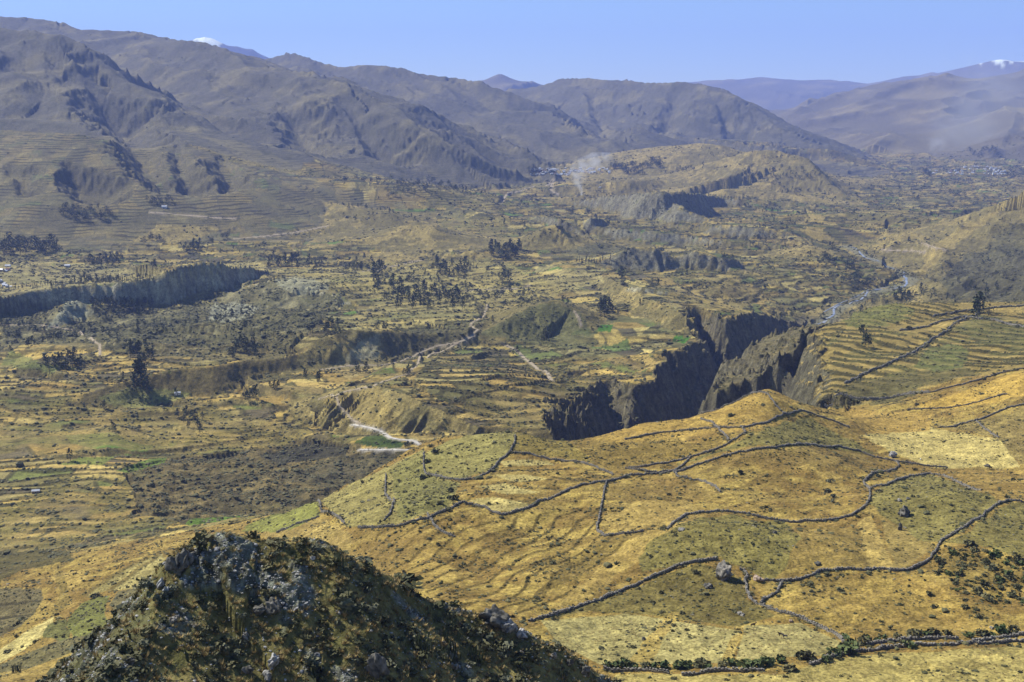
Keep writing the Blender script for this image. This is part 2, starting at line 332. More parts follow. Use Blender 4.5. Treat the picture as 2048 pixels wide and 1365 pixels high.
tent([(1060,488,2700),(1085,462,2720),(1104,450,2740),(1125,464,2720),(1150,490,2650),(1190,505,2550)], .6,.5,350,k=8,r=5,A=75,warp=12,wl_=80,lab=SLOPE,terr=0,seed=92,fl=.1,fw=40)
tentF([(1225,515,540),(1265,494,545),(1310,496,545),(1345,514,540)], .8,.3,320,k=6,r=6,warp=14,wl_=80,lab=CLIFF,terr=0,rock=.6,seed=93,fl=.3,fw=30)
tentF([(1370,518,536),(1380,506,537),(1395,496,539),(1430,502,541),(1458,533,545)], 1.7,.3,300,k=5,r=4,warp=12,wl_=70,lab=CLIFF,terr=0,rock=1,seed=94,fl=.3,fw=30)
tent([(1400,395,4200),(1450,378,4200),(1500,377,4200),(1560,385,4150),(1620,395,4050)], .5,.15,500,k=8,r=8,A=55,warp=25,wl_=150,lab=SLOPE,terr=.3,rock=0,seed=95,fl=.4,fw=50)
tentF([(1080,395,404),(1130,392,406),(1190,400,410)], .5,.2,500,k=8,r=8,warp=25,wl_=150,lab=SLOPE,terr=.3,seed=96,fl=.3,fw=50)
tentF([(1140,372,396),(1200,366,398),(1260,360,396),(1330,360,384),(1400,368,384)], .5,.04,700,k=8,r=8,warp=30,wl_=150,lab=SLOPE,terr=.4,seed=196,fl=.4,fw=60)
tentF([(1440,452,470),(1500,448,474),(1580,452,474),(1640,462,476)], 1.0,.04,500,k=6,r=5,warp=20,wl_=110,lab=CLIFF,terr=.5,seed=197,fl=.4,fw=40)
tentF([(1220,455,476),(1300,462,488),(1370,470,486),(1430,478,490)], 1.1,.04,450,k=6,r=5,warp=20,wl_=110,lab=CLIFF,terr=.5,seed=198,fl=.4,fw=36)
tentF([(1850,455,470),(1880,440,466),(1900,442,462)], 1.2,.2,400,k=6,r=5,warp=20,wl_=110,lab=CLIFF,terr=.1,seed=199,fl=.4,fw=36)
tentF([(130,344,395),(170,338,392),(215,338,388),(270,330,375),(290,345,372)], .9,.25,700,k=8,r=8,warp=30,wl_=160,lab=MOUNT,terr=.4,rock=1,seed=200,fl=.1,fw=60)
tentF([(365,362,392),(400,330,384),(425,318,378),(470,330,372),(510,350,370)], .7,.3,700,k=8,r=8,warp=30,wl_=160,lab=MOUNT,terr=.2,rock=.5,seed=201,fl=0.15,fw=60)
tent([(1270,356,5600),(1330,352,5600),(1390,348,5700),(1440,350,5700),(1490,356,5600)], .6,.1,600,k=8,r=8,A=60,warp=30,wl_=200,lab=SLOPE,terr=.6,seed=97,fl=.6,fw=60)
tent([(300,392,3500),(360,382,3600),(450,377,3700),(540,372,3800),(620,366,3900),(700,378,3800)], .5,.08,600,k=8,r=5,A=60,Ab=30,warp=25,wl_=160,lab=SLOPE,terr=.3,seed=98,fl=.5,fw=50)
tent([(110,410,3050),(160,404,3080),(210,406,3060),(225,425,2950)], .7,.15,350,k=8,r=8,A=60,warp=20,wl_=120,lab=SLOPE,terr=.1,seed=99,fl=.3,fw=50)
tent([(530,405,3300),(580,398,3400),(640,402,3350),(690,412,3200)], .5,.2,350,k=8,r=8,A=45,warp=20,wl_=120,lab=SLOPE,terr=.3,seed=100,fl=.3,fw=50)
tent([(800,465,2800),(835,445,2850),(870,462,2780)], .5,.3,260,k=8,r=8,A=45,warp=15,wl_=90,lab=SLOPE,terr=.1,seed=101,fl=.3,fw=40)
tent([(770,425,3300),(830,405,3500),(900,412,3400),(960,425,3200)], .4,.2,350,k=8,r=8,A=40,warp=20,wl_=120,lab=SLOPE,terr=.5,seed=102,fl=.3,fw=50)
tent([(640,548,2150),(700,560,2080),(780,585,1980)], .25,.1,300,k=8,r=12,A=28,warp=15,wl_=90,lab=SLOPE,terr=.3,seed=103)
tent([(1480,540,2300),(1520,548,2250),(1560,565,2150),(1600,600,2000)], .5,.7,300,k=8,r=8,A=70,warp=12,wl_=80,lab=SLOPE,terr=.2,seed=104,fl=.4,fw=30)
tent([(1560,430,3300),(1640,425,3300),(1720,425,3300),(1800,432,3200),(1850,440,3100)], .35,.15,500,k=8,r=10,A=60,warp=25,wl_=160,lab=SLOPE,terr=1,seed=105,fl=.3,fw=60)
tent([(1650,492,2650),(1700,478,2700),(1780,470,2700),(1840,468,2700)], .5,.2,300,k=8,r=6,A=45,warp=20,wl_=110,lab=SLOPE,terr=.4,seed=106,fl=.5,fw=40)
# --- raised bench of terraces on the canyon rim
tent([(1230,800,1290),(1280,760,1350),(1340,703,1450),(1400,684,1540),(1440,660,1600),(1500,640,1700),(1560,640,1800),(1612,640,1900)][::-1], .22,.04,260,k=6,r=6,A=30,Ab=25,warp=8,wl_=60,lab=VALLEY,terr=.8,seed=107)

# --- the canyon
def P3(px, py, D, drop=None):
    p = wpt(px, py, D)
    if drop is not None: p[2] = CAMZ - drop
    return p
gor = [P3(1155, 905, 950, 440), P3(1250, 880, 1040, 460), P3(1330, 840, 1130, 465), P3(1410, 790, 1270, 455), P3(1490, 730, 1430, 445), P3(1560, 690, 1590, 430), P3(1610, 650, 1780, 405), P3(1640, 628, 1960, 372)]
R, win = carve(gor, 20, 2.3, 240, k=7, fl=.16, fw=70, warp=13, wl_=120, lab=CANYON, slopeb=2.0)
river_pts = [P3(1635, 628, 1960, 366), P3(1665, 622, 2030, 364), P3(1690, 606, 2120, 362), P3(1720, 592, 2200, 360), P3(1752, 578, 2280, 358), P3(1800, 566, 2330, 356), P3(1822, 548, 2420, 353), P3(1806, 534, 2550, 350), P3(1760, 527, 2640, 347), P3(1720, 519, 2780, 345), P3(1690, 506, 2950, 344)]
carve(river_pts, 34, .25, 420, k=8, warp=20, wl_=120, seed=33)
# side ravines dropping into the canyon
for pts, w, sl, rad in [
    ([P3(1222, 775, 1330, 338), P3(1240, 830, 1230, 380), P3(1262, 880, 1120, 440)], 3, 1.1, 90),
    ([P3(1395, 640, 1700, 330), P3(1440, 690, 1560, 370), P3(1470, 740, 1450, 430)], 2, 2.0, 60),
    ([P3(1640, 815, 790, 226), P3(1700, 800, 860, 228), P3(1560, 790, 840, 300), P3(1500, 790, 900, 420)], 2, .7, 70)]:
    carve(pts, w, sl, rad, k=6, fl=.4, fw=18, warp=8, wl_=40, lab=CANYON, seed=35)
# rocky buttress between the terraced slope and the canyon
tent([(1548,735,1120),(1575,700,1150),(1600,672,1180),(1625,655,1230),(1650,648,1280)], 3.0,.4,140,k=5,r=3,A=220,warp=14,wl_=40,lab=CANYON,terr=0,rock=1,seed=108,fl=.35,fw=18)
tent([(1490,752,1130),(1530,738,1120),(1565,735,1110)], 2.4,2.4,100,k=5,r=3,A=200,warp=10,wl_=40,lab=CANYON,terr=0,rock=1,seed=109,fl=.35,fw=18)

# eroded gullies in the benches and spurs on the left
TG = (H - CAMZ) / Y
def gully(pix, depth, w, sl, rad=200, **kw):
    pts = []
    for i, (a, b) in enumerate(pix):
        D = base_D(a, b); u = ray(a, b)[0]; j = int(np.clip((u - uL) / (uR - uL) * (NU - 1), 0, NU - 1)); z = float(H[int(np.searchsorted(Ds, D)), j])
        pts.append(np.array([u * D, D, z - depth * min(1, .25 + i * .6)]))
    carve(pts, w, sl, rad, k=8, warp=18, wl_=120, seed=37, fl=.3, fw=50, **kw)
gully([(268,272), (290,298), (312,325), (335,350), (350,368)], 75, 12, .75, 260)
gully([(345,292), (365,318), (385,345), (395,368)], 50, 8, .75, 200)
gully([(440,312), (455,335), (465,360)], 55, 10, .8, 200)
gully([(130,330), (160,352), (185,375), (200,392)], 60, 10, .8, 220)
gully([(20,335), (45,360), (60,385)], 30, 8, .7, 150)
gully([(560,215), (600,262), (650,310)], 70, 10, .55, 300)
gully([(180,185), (240,235), (300,272)], 90, 10, .6, 350)
gully([(700,215), (740,262), (790,318)], 60, 10, .55, 260)
gully([(1180,200), (1200,240), (1215,275)], 60, 12, .5, 320)
gully([(1350,190), (1345,225), (1335,260)], 70, 12, .5, 320)
gully([(1440,215), (1455,245), (1480,275)], 60, 12, .55, 280)

# --- the cactus knoll in front
ZK = 0
tent([(300,1190,178),(345,1118,184),(385,1085,188),(440,1067,190),(500,1072,192),(580,1078,192),(660,1092,193),(720,1122,196),(790,1160,199),(860,1196,202),(930,1222,203),(1000,1240,204),(1060,1266,205),(1130,1308,206),(1200,1348,207),(1290,1400,208)], .62,1.15,150,k=2,r=2.5,lab=KNOLL,terr=0,warp=1.8,wl_=9,seed=110,fl=.12,fw=7,A=120)
tent([(372,1095,186),(340,1150,180),(308,1222,172),(256,1290,163),(194,1366,152),(110,1460,142)], 1.4,.5,75,k=2,r=1.5,lab=KNOLL,terr=0,warp=2,wl_=8,seed=111,fl=.2,fw=6,A=120)

# low swells on the near fields
def bump(px, py, D, amp, ra, rb=None, rot=0):
    p = wpt(px, py, D); rb = rb or ra
    R = rows(D - 3 * max(ra, rb), D + 3 * max(ra, rb))
    dx = X[R] - p[0]; dy = Y[R] - p[1]; c, s = math.cos(rot), math.sin(rot)
    a = (dx * c + dy * s) / ra; b = (-dx * s + dy * c) / rb
    H[R] += (amp * np.exp(-(a * a + b * b))).astype(np.float32)
bump(1440, 1090, 435, 9, 38, 26); bump(1560, 1180, 390, -3, 30, 20); bump(1500, 1230, 355, -2, 40, 20)
bump(1540, 900, 600, 6, 45, 40); bump(1740, 900, 620, -6, 30, 50); bump(1950, 900, 620, -7, 45, 40)
bump(1870, 1010, 500, 6, 40, 30); bump(2000, 1120, 430, 6, 40, 40); bump(1000, 990, 510, 4, 30, 25)
bump(930, 1100, 430, -5, 40, 35); bump(760, 1030, 500, 4, 30, 25); bump(1200, 1120, 420, -4, 20, 45, .4)
bump(150, 1200, 540, 5, 40, 30); bump(60, 1150, 620, -8, 60, 25)

SLP = None
nearm = (1 - sstep(800, 1000, Y)) * (LAB != KNOLL)
H += (nearm * (2.2 * fbm(X / 60, Y / 60, 3, 71) + .45 * fbm(X / 7, Y / 7, 3, 75) + .28 * (ridged(X / 4.5, Y / 4.5, 2, 175) - .6) * sstep(-.1, .4, fbm(X / 50, Y / 50, 2, 176)))).astype(np.float32)
RT = (LAB == HILLSIDE) & (X / Y > .22) & (Y > 800)
H += np.where(RT, 4 * fbm(X / 90, Y / 90, 3, 72) + .3 * fbm(X / 14, Y / 14, 3, 76), 0).astype(np.float32)

# ------------------------------------------------------------------ terraces
def gradient():
    hx = np.gradient(H, axis=1) / np.maximum(np.gradient(X, axis=1), 1e-3)
    hy = np.gradient(H, axis=0) / np.maximum(np.gradient(Y, axis=0), 1e-3)
    return np.hypot(hx - 0, hy)
slope0 = gradient()
def pmask0(poly, d0, d1):
    xs, ys = project(X, Y, H); out = np.zeros((ND, NU), bool); n = len(poly)
    for i in range(n):
        x0, y0 = poly[i]; x1, y1 = poly[(i + 1) % n]
        if y0 != y1: out ^= ((y0 > ys) != (y1 > ys)) & (xs < (x1 - x0) * (ys - y0) / (y1 - y0) + x0)
    return (out & (Y > d0) & (Y < d1) & (slope0 < .6)).astype(np.float32)
RIS = np.zeros((ND, NU), np.float32)       # 1 on terrace risers / field banks
LEV = np.zeros((ND, NU), np.int32)
def terrace(mask, step, q=None, rise=.28, keep=.25, amt=1.0):
    qq = H if q is None else q
    v = qq / step; fl_ = np.floor(v); f = v - fl_
    g = np.where(f < 1 - rise, keep * f / (1 - rise), keep + (1 - keep) * (f - (1 - rise)) / rise)
    H[:] = np.where(mask > .02, H + step * (g - f) * mask * amt, H)
    m = mask > .3
    RIS[:] = np.where(m, sstep(1 - rise - .04, 1 - rise + .04, f) , RIS)
    LEV[:] = np.where(m, fl_.astype(np.int32), LEV)
pv = (LAB == VALLEY) | ((LAB == CLIFF) | (LAB == SLOPE) | (LAB == MOUNT)) & (TERR > .25)
tm = TERR * sstep(690, 760, Y + 0 * X) * (1 - sstep(.30, .5, slope0)) * pv

H0 = H.copy()
scm = tm * (LAB != MOUNT) * (1 - sstep(.13, .24, slope0)) * sstep(.02, .25, fbm(X / 420, Y / 420, 2, 177)) * sstep(760, 900, Y)
terrace(scm * (1 - sstep(2600, 2700, Y)), 11, q=H + 3 * fbm(X / 60, Y / 60, 3, 178), rise=.13, keep=.35)
terrace(scm * sstep(2600, 2700, Y), 17, q=H + 5 * fbm(X / 110, Y / 90, 3, 179), rise=.13, keep=.35)
SCARP = RIS.copy(); RIS[:] = 0
b1 = (1 - sstep(1390, 1410, Y)); b2 = sstep(1390, 1410, Y) * (1 - sstep(2690, 2710, Y)); b3 = sstep(2690, 2710, Y) * (1 - sstep(7800, 8200, Y))
H += (vm * (1.6 * fbm(X / 110, Y / 80, 2, 181) + 2.2 * sstep(1500, 3000, Y) * fbm(X / 200, Y / 160, 2, 182))).astype(np.float32)
row_ = np.gradient(Ds)[:, None].astype(np.float32)
tl = 1 + .10 * noise(X / 900 + 5, Y / 900, 183)
tx = .02 * noise(X / 700, Y / 600 + 3, 184)
flat_ = 1 - .9 * sstep(.28, .5, noise(X / 260 + 7, Y / 200, 185))
qn = .55 * (H - np.float32(120)) + 2.4 * fbm(X / 90, Y / 60, 2, 186)
for d0_, d1_, st_, sp_ in ((690, 1150, 1.9, 19), (1150, 1480, 2.4, 27), (1480, 1900, 3.0, 38), (1900, 2450, 3.8, 58), (2450, 3200, 4.8, 84), (3200, 4300, 6.0, 120), (4300, 8000, 8.0, 170)):
    st_ *= 1.2; kq = .3 if d0_ < 1100 else 1; nq = (2.6 if d0_ < 1400 else 1.2) * fbm(X / 120 + d0_, Y / 55, 3, 187); bm_ = sstep(d0_ - 6, d0_ + 6, Y) * (1 - sstep(d1_ - 6, d1_ + 6, Y))
    if d1_ == 8000: bm_ = sstep(d0_ - 6, d0_ + 6, Y) * (1 - sstep(7000, 8000, Y))
    al_ = 1 - sstep(.8, 1.2, slope0 * 2.0 * row_ / st_)
    terrace(tm * bm_ * flat_ * al_, st_, q=qn * kq * (st_ / 3.0) ** .5 + nq + (st_ / sp_) * tl * Y + tx * X, rise=.27, keep=.12)
bowl = pmask0([(820,770),(850,730),(900,695),(960,680),(1010,690),(1060,735),(1180,765),(1240,805),(1215,850),(1080,862),(980,835),(880,800)], 1080, 1720)
pc_ = wpt(930, 640, 1750)
dq = np.hypot((X - pc_[0]) * .75, Y - pc_[1]) + 14 * fbm(X / 120, Y / 120, 2, 196)
H[:] = H + bowl * (H0 - H)
terrace(bowl, 3.4, q=-dq * (3.4 / 30), rise=.3, keep=.12)
# the slope of narrow terraces on the right: banks run obliquely
q = .20 * X + .10 * Y + 1.9 * fbm(X / 75, Y / 75, 3, 78)
mt = np.where(RT & (Y > 850) & (slope0 < .8), 1, 0).astype(np.float32) * sstep(850, 880, Y) * (1 - sstep(1330, 1380, Y)) * (1 - .85 * sstep(.15, .4, noise(X / 75, Y / 110, 188)))
terrace(mt, 4.2, q=q, rise=.32, keep=.2, amt=.7)
# narrow fields on the near slope (left of centre)
pxv, pyv = project(X, Y, H)
def inpoly(poly, d0=0, d1=1e9, warp=0, wf=20):
    R = rows(d0, min(d1, 26000))
    xs = pxv[R]; ys = pyv[R]
    if warp:
        xs = xs + warp * noise(X[R] / wf, Y[R] / wf, 81); ys = ys + warp * noise(X[R] / wf, Y[R] / wf, 82)
    ins = np.zeros(xs.shape, bool)
    n = len(poly)
    for i in range(n):
        x0, y0 = poly[i]; x1, y1 = poly[(i + 1) % n]
        if y0 == y1: continue
        c = ((y0 > ys) != (y1 > ys)) & (xs < (x1 - x0) * (ys - y0) / (y1 - y0) + x0)
        ins ^= c
    out = np.zeros((ND, NU), bool); out[R] = ins
    return out
def pmask(poly, d0, d1, warp=2, wf=15): return inpoly(poly, d0, d1, warp, wf)
nb = pmask([(760,1060),(890,1030),(1000,1040),(1200,1010),(1300,1060),(1080,1230),(960,1230),(840,1180),(740,1110)], 330, 560)
q = -.30 * X + .17 * Y + 2.2 * fbm(X / 40, Y / 40, 2, 79)
terrace(nb.astype(np.float32), 3.0, q=q, rise=.16, keep=.6, amt=.45)
nb2 = pmask([(930,1010),(1000,925),(1100,920),(1190,965),(1050,1020),(985,1025)], 450, 680)
terrace(nb2.astype(np.float32), 2.6, q=.02 * X - .12 * Y + 1.2 * noise(X / 40, Y / 40, 80), rise=.3, keep=.2, amt=.6)
# fine relief everywhere
rough = np.where(LAB == KNOLL, 0, 1.0)
far = sstep(900, 2500, Y)
nf = 1 - RIS * .5
steep = sstep(.35, .8, slope0)
H += (rough * steep * (1.5 * fbm(X / 14, Y / 14, 3, 91) * (1 + 2 * far) + 5 * far * fbm(X / 60, Y / 60, 3, 92))).astype(np.float32)
mm = (LAB == MOUNT)
ra, rb_ = (X - Y) * .707, (X + Y) * .707
rb_ = rb_ + 60 * fbm(X / 500, Y / 500, 2, 190)
H += (mm * sstep(4100, 4900, Y) * sstep(.05, .3, slope0) * (36 * (ridged(ra / 1100, rb_ / 330, 3, 193, .35) - .7) + 6 * (ridged(ra / 620, rb_ / 150, 2, 194, .3) - .7))).astype(np.float32)
re_ = (LAB == SLOPE) & (X / Y > .34) & (Y < 3200)
H += (re_ * (14 * (ridged(X / 170, Y / 170, 3, 195) - .7))).astype(np.float32)
H += (mm * (3 * ridged(X / 260, Y / 260, 3, 93) + 2.5 * fbm(X / 50, Y / 50, 3, 94)) * sstep(3300, 4600, Y)).astype(np.float32)
fm = (LAB == FARM) | (LAB == SNOW)
H += (fm * 55 * (ridged(X / 900, Y / 900, 3, 95) - .7) * (1 - sstep(18500, 19500, Y) * .9)).astype(np.float32)
cy_ = (LAB == CANYON) | ((LAB == HILLSIDE) & (Y > 900) & (Y < 1500))
H += (cy_ * steep * (9 * (ridged(X / 42, Y / 42, 3, 191) - .6) + 4 * (ridged(X / 15, Y / 15, 2, 192) - .6))).astype(np.float32)
scr = pmask([(0,600),(330,620),(480,570),(560,560),(690,600),(600,680),(560,720),(400,720),(250,700),(100,680),(0,690)], 1450, 2150, 10, 60)
crat = pmask([(250,930),(500,905),(640,880),(830,905),(800,950),(680,1000),(560,1030),(380,1045),(270,1020)], 780, 1150, 26, 60)
H += (scr * (3.5 * ridged(X / 40, Y / 40, 3, 96) + 1.5 * fbm(X / 12, Y / 12, 2, 97))).astype(np.float32)
H += (crat * (3.0 * ridged(X / 45, Y / 45, 3, 98) + 1.2 * fbm(X / 10, Y / 10, 2, 99) - 4)).astype(np.float32)
# knoll rock: broken ledges
km = (LAB == KNOLL)
rk = fbm(X / 11, Y / 11, 3, 101)
kr = sstep(.12, .4, rk + .6 * np.exp(-(((pxv - 420) / 110) ** 2 + ((pyv - 1120) / 60) ** 2)) - .12)
Rk = rows(120, 290)
cell = np.zeros_like(H)
n1 = ridged(X[Rk] / 2.6, Y[Rk] / 2.6, 3, 102)
n2 = np.abs(noise(X[Rk] / 1.1, Y[Rk] / 1.1, 104))
cell[Rk] = 1.1 * n1 + .7 * n2
H += (km * (kr * cell * .40 + .6 * rk + .08 * cell - .4)).astype(np.float32)
# bare cliffs get ledges
# ------------------------------------------------------------------ looking points up on the finished ground
TG = (H - CAMZ) / Y
def hit(px, py, dmin=130, dmax=26000):
    u, t = ray(px, py); f = (float(u) - uL) / (uR - uL) * (NU - 1)
    j = int(np.clip(f, 0, NU - 2)); w = f - j
    i0 = int(np.searchsorted(Ds, dmin)); i1 = int(np.searchsorted(Ds, dmax))
    col = TG[i0:i1, j] * (1 - w) + TG[i0:i1, j + 1] * w
    k = np.argmax(col >= t)
    if col[k] < t:
        k = int(np.argmax(col)); D = Ds[i0 + k]
    elif k == 0: D = Ds[i0]
    else:
        a, b = col[k - 1], col[k]; D = Ds[i0 + k - 1] + (Ds[i0 + k] - Ds[i0 + k - 1]) * float((t - a) / (b - a + 1e-9))
    return ground(u * D, D)
def gz(x, y):
    y = np.clip(np.asarray(y, float), Ds[0], Ds[-2]); x = np.asarray(x, float)
    i = np.clip(np.searchsorted(Ds, y) - 1, 0, ND - 2); wy_ = (y - Ds[i]) / (Ds[i + 1] - Ds[i])
    def at(r):
        f = np.clip((x / Ds[r] - uL) / (uR - uL) * (NU - 1), 0, NU - 1.001); j = f.astype(int); w = f - j
        return H[r, j] * (1 - w) + H[r, j + 1] * w
    return at(i) * (1 - wy_) + at(i + 1) * wy_
def ground(x, y):
    return Vector((float(x), float(y), float(gz(x, y))))
def gridval(A, x, y):
    i = np.clip(np.searchsorted(Ds, y), 0, ND - 1); j = np.clip(((x / y - uL) / (uR - uL) * (NU - 1)).astype(int), 0, NU - 1)
    return A[i, j]

# ------------------------------------------------------------------ ground colours (what grows or lies there)
slope1 = gradient()
pxv, pyv = project(X, Y, H)
C = np.zeros((ND, NU, 3), np.float32)
def setc(mask, col, a=1.0):
    m = np.asarray(mask, np.float32) * a
    for k in range(3): C[..., k] += (col[k] - C[..., k]) * m
STRAW = (.37, .265, .095); OCHRE = (.33, .235, .080); PALE = (.43, .33, .14); OLIVE = (.155, .128, .048); BROWN = (.16, .105, .040)
GREYGR = (.22, .185, .085); DARK = (.060, .052, .026); PLOW = (.13, .105, .066); GREEN = (.10, .15, .035); SCRUB = (.085, .075, .036)
ROCKC = (.155, .125, .085); CLIFFC = (.27, .235, .19); GREYROCK = (.19, .185, .17); MTN = (.105, .090, .074); MTN2 = (.175, .142, .088)
n_big = fbm(X / 260, Y / 260, 3, 201); n_mid = fbm(X / 45, Y / 45, 3, 202); n_sm = fbm(X / 9, Y / 9, 3, 203)
n_str = fbm((X + Y * .5) / 30, (Y - X * .5) / 9, 3, 204)
# valley fields: one tone to each field
L = np.where(LEV == 0, np.floor(np.log(Y) * 34 + 1.6 * noise(X / 150, Y / 150, 230)).astype(np.int32) + 500, LEV.astype(np.int32))
wxx = X + 22 * noise(X / 120, Y / 120, 205); wyy = Y + 22 * noise(X / 120, Y / 120, 206)
fw_ = 38 + 50 * rnd(L, L * 0 + 3, 207)
fa = (wxx * .93 + wyy * .25) / fw_ + rnd(L, L * 0 + 9, 208) * 7
fi = np.floor(fa)
big = np.floor(wyy / 130 + noise(X / 200, Y / 200, 209))
r1 = rnd(fi, L + big.astype(np.int32) * 7, 210)
pal = np.array([STRAW, (.33, .24, .10), (.17, .145, .068), (.31, .235, .105), PALE, (.25, .185, .072), (.24, .20, .10), (.11, .09, .062), (.29, .20, .075), (.15, .135, .062), (.23, .185, .09), (.13, .14, .05), STRAW, (.24, .17, .068), (.12, .105, .05), (.19, .145, .07)], np.float32)
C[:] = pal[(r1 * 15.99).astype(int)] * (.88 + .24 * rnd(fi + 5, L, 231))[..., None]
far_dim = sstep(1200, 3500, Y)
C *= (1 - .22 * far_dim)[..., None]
setc((r1 > .985), GREEN)
fe = np.abs(fa - fi - .5) * 2
setc(sstep(.91, .95, fe) * .8, (.055, .050, .026))
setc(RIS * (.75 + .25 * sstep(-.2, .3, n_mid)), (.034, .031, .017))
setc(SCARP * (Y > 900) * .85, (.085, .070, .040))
# uncultivated valley ground
wild = sstep(.2, .5, n_big + .5 * n_mid) * (1 - .6 * far_dim * 0)
wildc = np.where((n_mid > 0.1)[..., None], np.array(OLIVE, np.float32), np.array((.20, .155, .07), np.float32))
m = (wild * .7)[..., None]; C[:] = C * (1 - m) + wildc * m
setc((sstep(.35, .55, n_mid + .4 * n_sm) * .4), SCRUB)
setc(sstep(.3, .55, slope1), (.125, .10, .052))
# landforms
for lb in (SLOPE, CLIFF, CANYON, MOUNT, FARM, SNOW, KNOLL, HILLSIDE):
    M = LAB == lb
    if lb == SLOPE:
        a = np.where((n_mid + n_big > 0)[..., None], np.array((.235, .175, .078), np.float32), np.array((.15, .118, .056), np.float32))
        mm_ = (M & (TERR < .5))[..., None]; C[:] = np.where(mm_, a * (1 + .35 * n_sm[..., None]), C)
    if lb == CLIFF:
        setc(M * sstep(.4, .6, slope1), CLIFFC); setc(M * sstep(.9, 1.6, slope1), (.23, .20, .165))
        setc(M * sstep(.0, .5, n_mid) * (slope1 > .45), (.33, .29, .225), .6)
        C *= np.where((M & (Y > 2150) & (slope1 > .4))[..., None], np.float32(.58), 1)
    if lb == CANYON:
        setc(M, (.115, .092, .058)); setc(M * sstep(.1, .5, n_mid) , (.175, .13, .065), .7)
        setc(M * sstep(.8, 1.3, slope1), (.125, .104, .078)); setc(M * sstep(.2, .6, n_sm + .4 * n_mid), DARK, .6)
    if lb == MOUNT:
        mt_ = M & (TERR < .9) & ~((slope1 < .17) & (H < CAMZ - 215))
        setc(M & ~mt_, (.125, .105, .070), .62)
        setc(M * sstep(.5, .9, slope1), (.085, .072, .055), .7)
        setc(mt_, MTN); setc(mt_ * sstep(-.05, .5, n_big + .5 * noise(X / 120, Y / 120, 212)), MTN2, .8)
        setc(mt_ * sstep(.55, 1.1, slope1 + .2 * n_mid), (.078, .068, .050), .7)
        setc(mt_ * sstep(.15, .5, n_mid), (.075, .068, .042), .5)
    if lb == FARM:
        fn = fbm(X / 700, Y / 700, 4, 213)
        setc(M, (.13, .105, .075)); setc(M * sstep(0, .5, fn), (.21, .165, .10), .8)
        setc(M * sstep(.35, .7, slope1), (.085, .068, .055), .7)
    if lb == SNOW:
        setc(M, (.085, .075, .075))
        C0_ = 0
        sn = sstep(-.1, .25, (H - (CAMZ + 1140)) / 260 + .6 * fbm(X / 260, Y / 400, 3, 214) + np.exp(-((pxv - 418) / 34) ** 2) * .9 - .55)
        setc(sn * M, (.85, .86, .90))
RS = (LAB == FARM) & (Y > 17500) & (pxv > 1960)
sn = sstep(-.1, .3, (130 - pyv) / 12 + .9 * fbm(X / 220, Y / 400, 3, 215) - .45)
setc(sn * RS, (.85, .86, .90))
# ---- near hillside
NH = (LAB == HILLSIDE)
nn = sstep(-.35, .45, n_mid + .5 * n_sm)
nn = nn * (1 - .6 * sstep(.05, .3, fbm((X * .8 + Y * .6) / 38, (Y * .8 - X * .6) / 16, 3, 240)))
a = np.array(OCHRE, np.float32) * nn[..., None] + np.array((.205, .132, .048), np.float32) * (1 - nn[..., None])
C[:] = np.where(NH[..., None], a, C)
setc(NH * sstep(.1, .5, n_str + .4 * n_mid), BROWN, .75)
setc(NH * sstep(.1, .5, fbm(X / 22, Y / 22, 3, 216)), STRAW, .5)
setc(NH * (Y < 850) * RIS * .75, (.115, .080, .032)); 
rt = RT & (Y > 850)
C[:] = np.where((rt & (RIS < .5))[..., None], np.where((n_mid > .05)[..., None], np.array((.33, .235, .095), np.float32), np.array((.23, .168, .068), np.float32)), C)
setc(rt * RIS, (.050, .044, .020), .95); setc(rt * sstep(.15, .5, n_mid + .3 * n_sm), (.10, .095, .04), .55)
setc(NH * (Y > 850) * sstep(.6, 1.0, slope1), (.105, .092, .072))
ROCK = np.maximum(ROCK, NH * (Y > 850) * sstep(.6, 1.0, slope1)).astype(np.float32)
def paint(poly, col, a=1.0, d0=250, d1=900, warp=4, wf=14, grain=.25, ok=None):
    m = inpoly(poly, d0, d1, warp, wf)
    if ok is not None: m &= ok
    c = np.array(col, np.float32)[None, None] * (1 + grain * n_sm[..., None] + grain * .5 * n_mid[..., None])
    mf = (m * a)[..., None]; C[:] = C * (1 - mf) + c * mf
BRN = (.185, .125, .050); TAN = (.36, .255, .10)
paint([(1130,870),(1480,800),(1530,775),(1600,800),(1560,850),(1440,868),(1250,885)], (.345,.225,.072), .7)
paint([(1208,965),(1340,960),(1440,985),(1380,1010),(1215,1000)], BRN, .6, warp=10)
paint([(1215,1010),(1370,1000),(1400,1020),(1290,1058),(1205,1062)], TAN, .6)
paint([(1480,903),(1621,895),(1720,905),(1790,925),(1690,932),(1500,930),(1390,945)], BRN, .6, warp=9)
paint([(1585,1062),(1660,1050),(1720,1060),(1740,1140),(1640,1140),(1575,1130)], (.225,.155,.058), .7)
paint([(1715,1045),(1740,1030),(1790,1140),(1740,1142)], TAN, .8)
paint([(1760,1040),(1850,1075),(1870,1090),(1820,1135),(1790,1140)], (.235,.175,.075), .7, warp=10)
paint([(1540,1215),(1600,1175),(1760,1155),(1830,1180),(1900,1270),(1700,1270),(1640,1250)], (.26,.178,.062), .6)
paint([(1780,1160),(1850,1140),(1960,1250),(2060,1260),(2060,1275),(1900,1262)], (.36,.24,.08), .5)
paint([(1700,1310),(2100,1290),(2100,1400),(1200,1400),(1230,1350),(1560,1348)], (.33,.265,.115), .8)
paint([(1870,850),(1960,840),(2100,800),(2100,930),(2040,930),(1990,875)], (.215,.165,.075), .7, warp=8)
paint([(1900,940),(2030,940),(2100,950),(2100,1005),(1990,1000),(1930,965)], (.25,.165,.06), .7)
paint([(1350,1030),(1420,1028),(1300,1100),(1180,1200),(1100,1225),(1230,1110)], TAN, .55, warp=8)
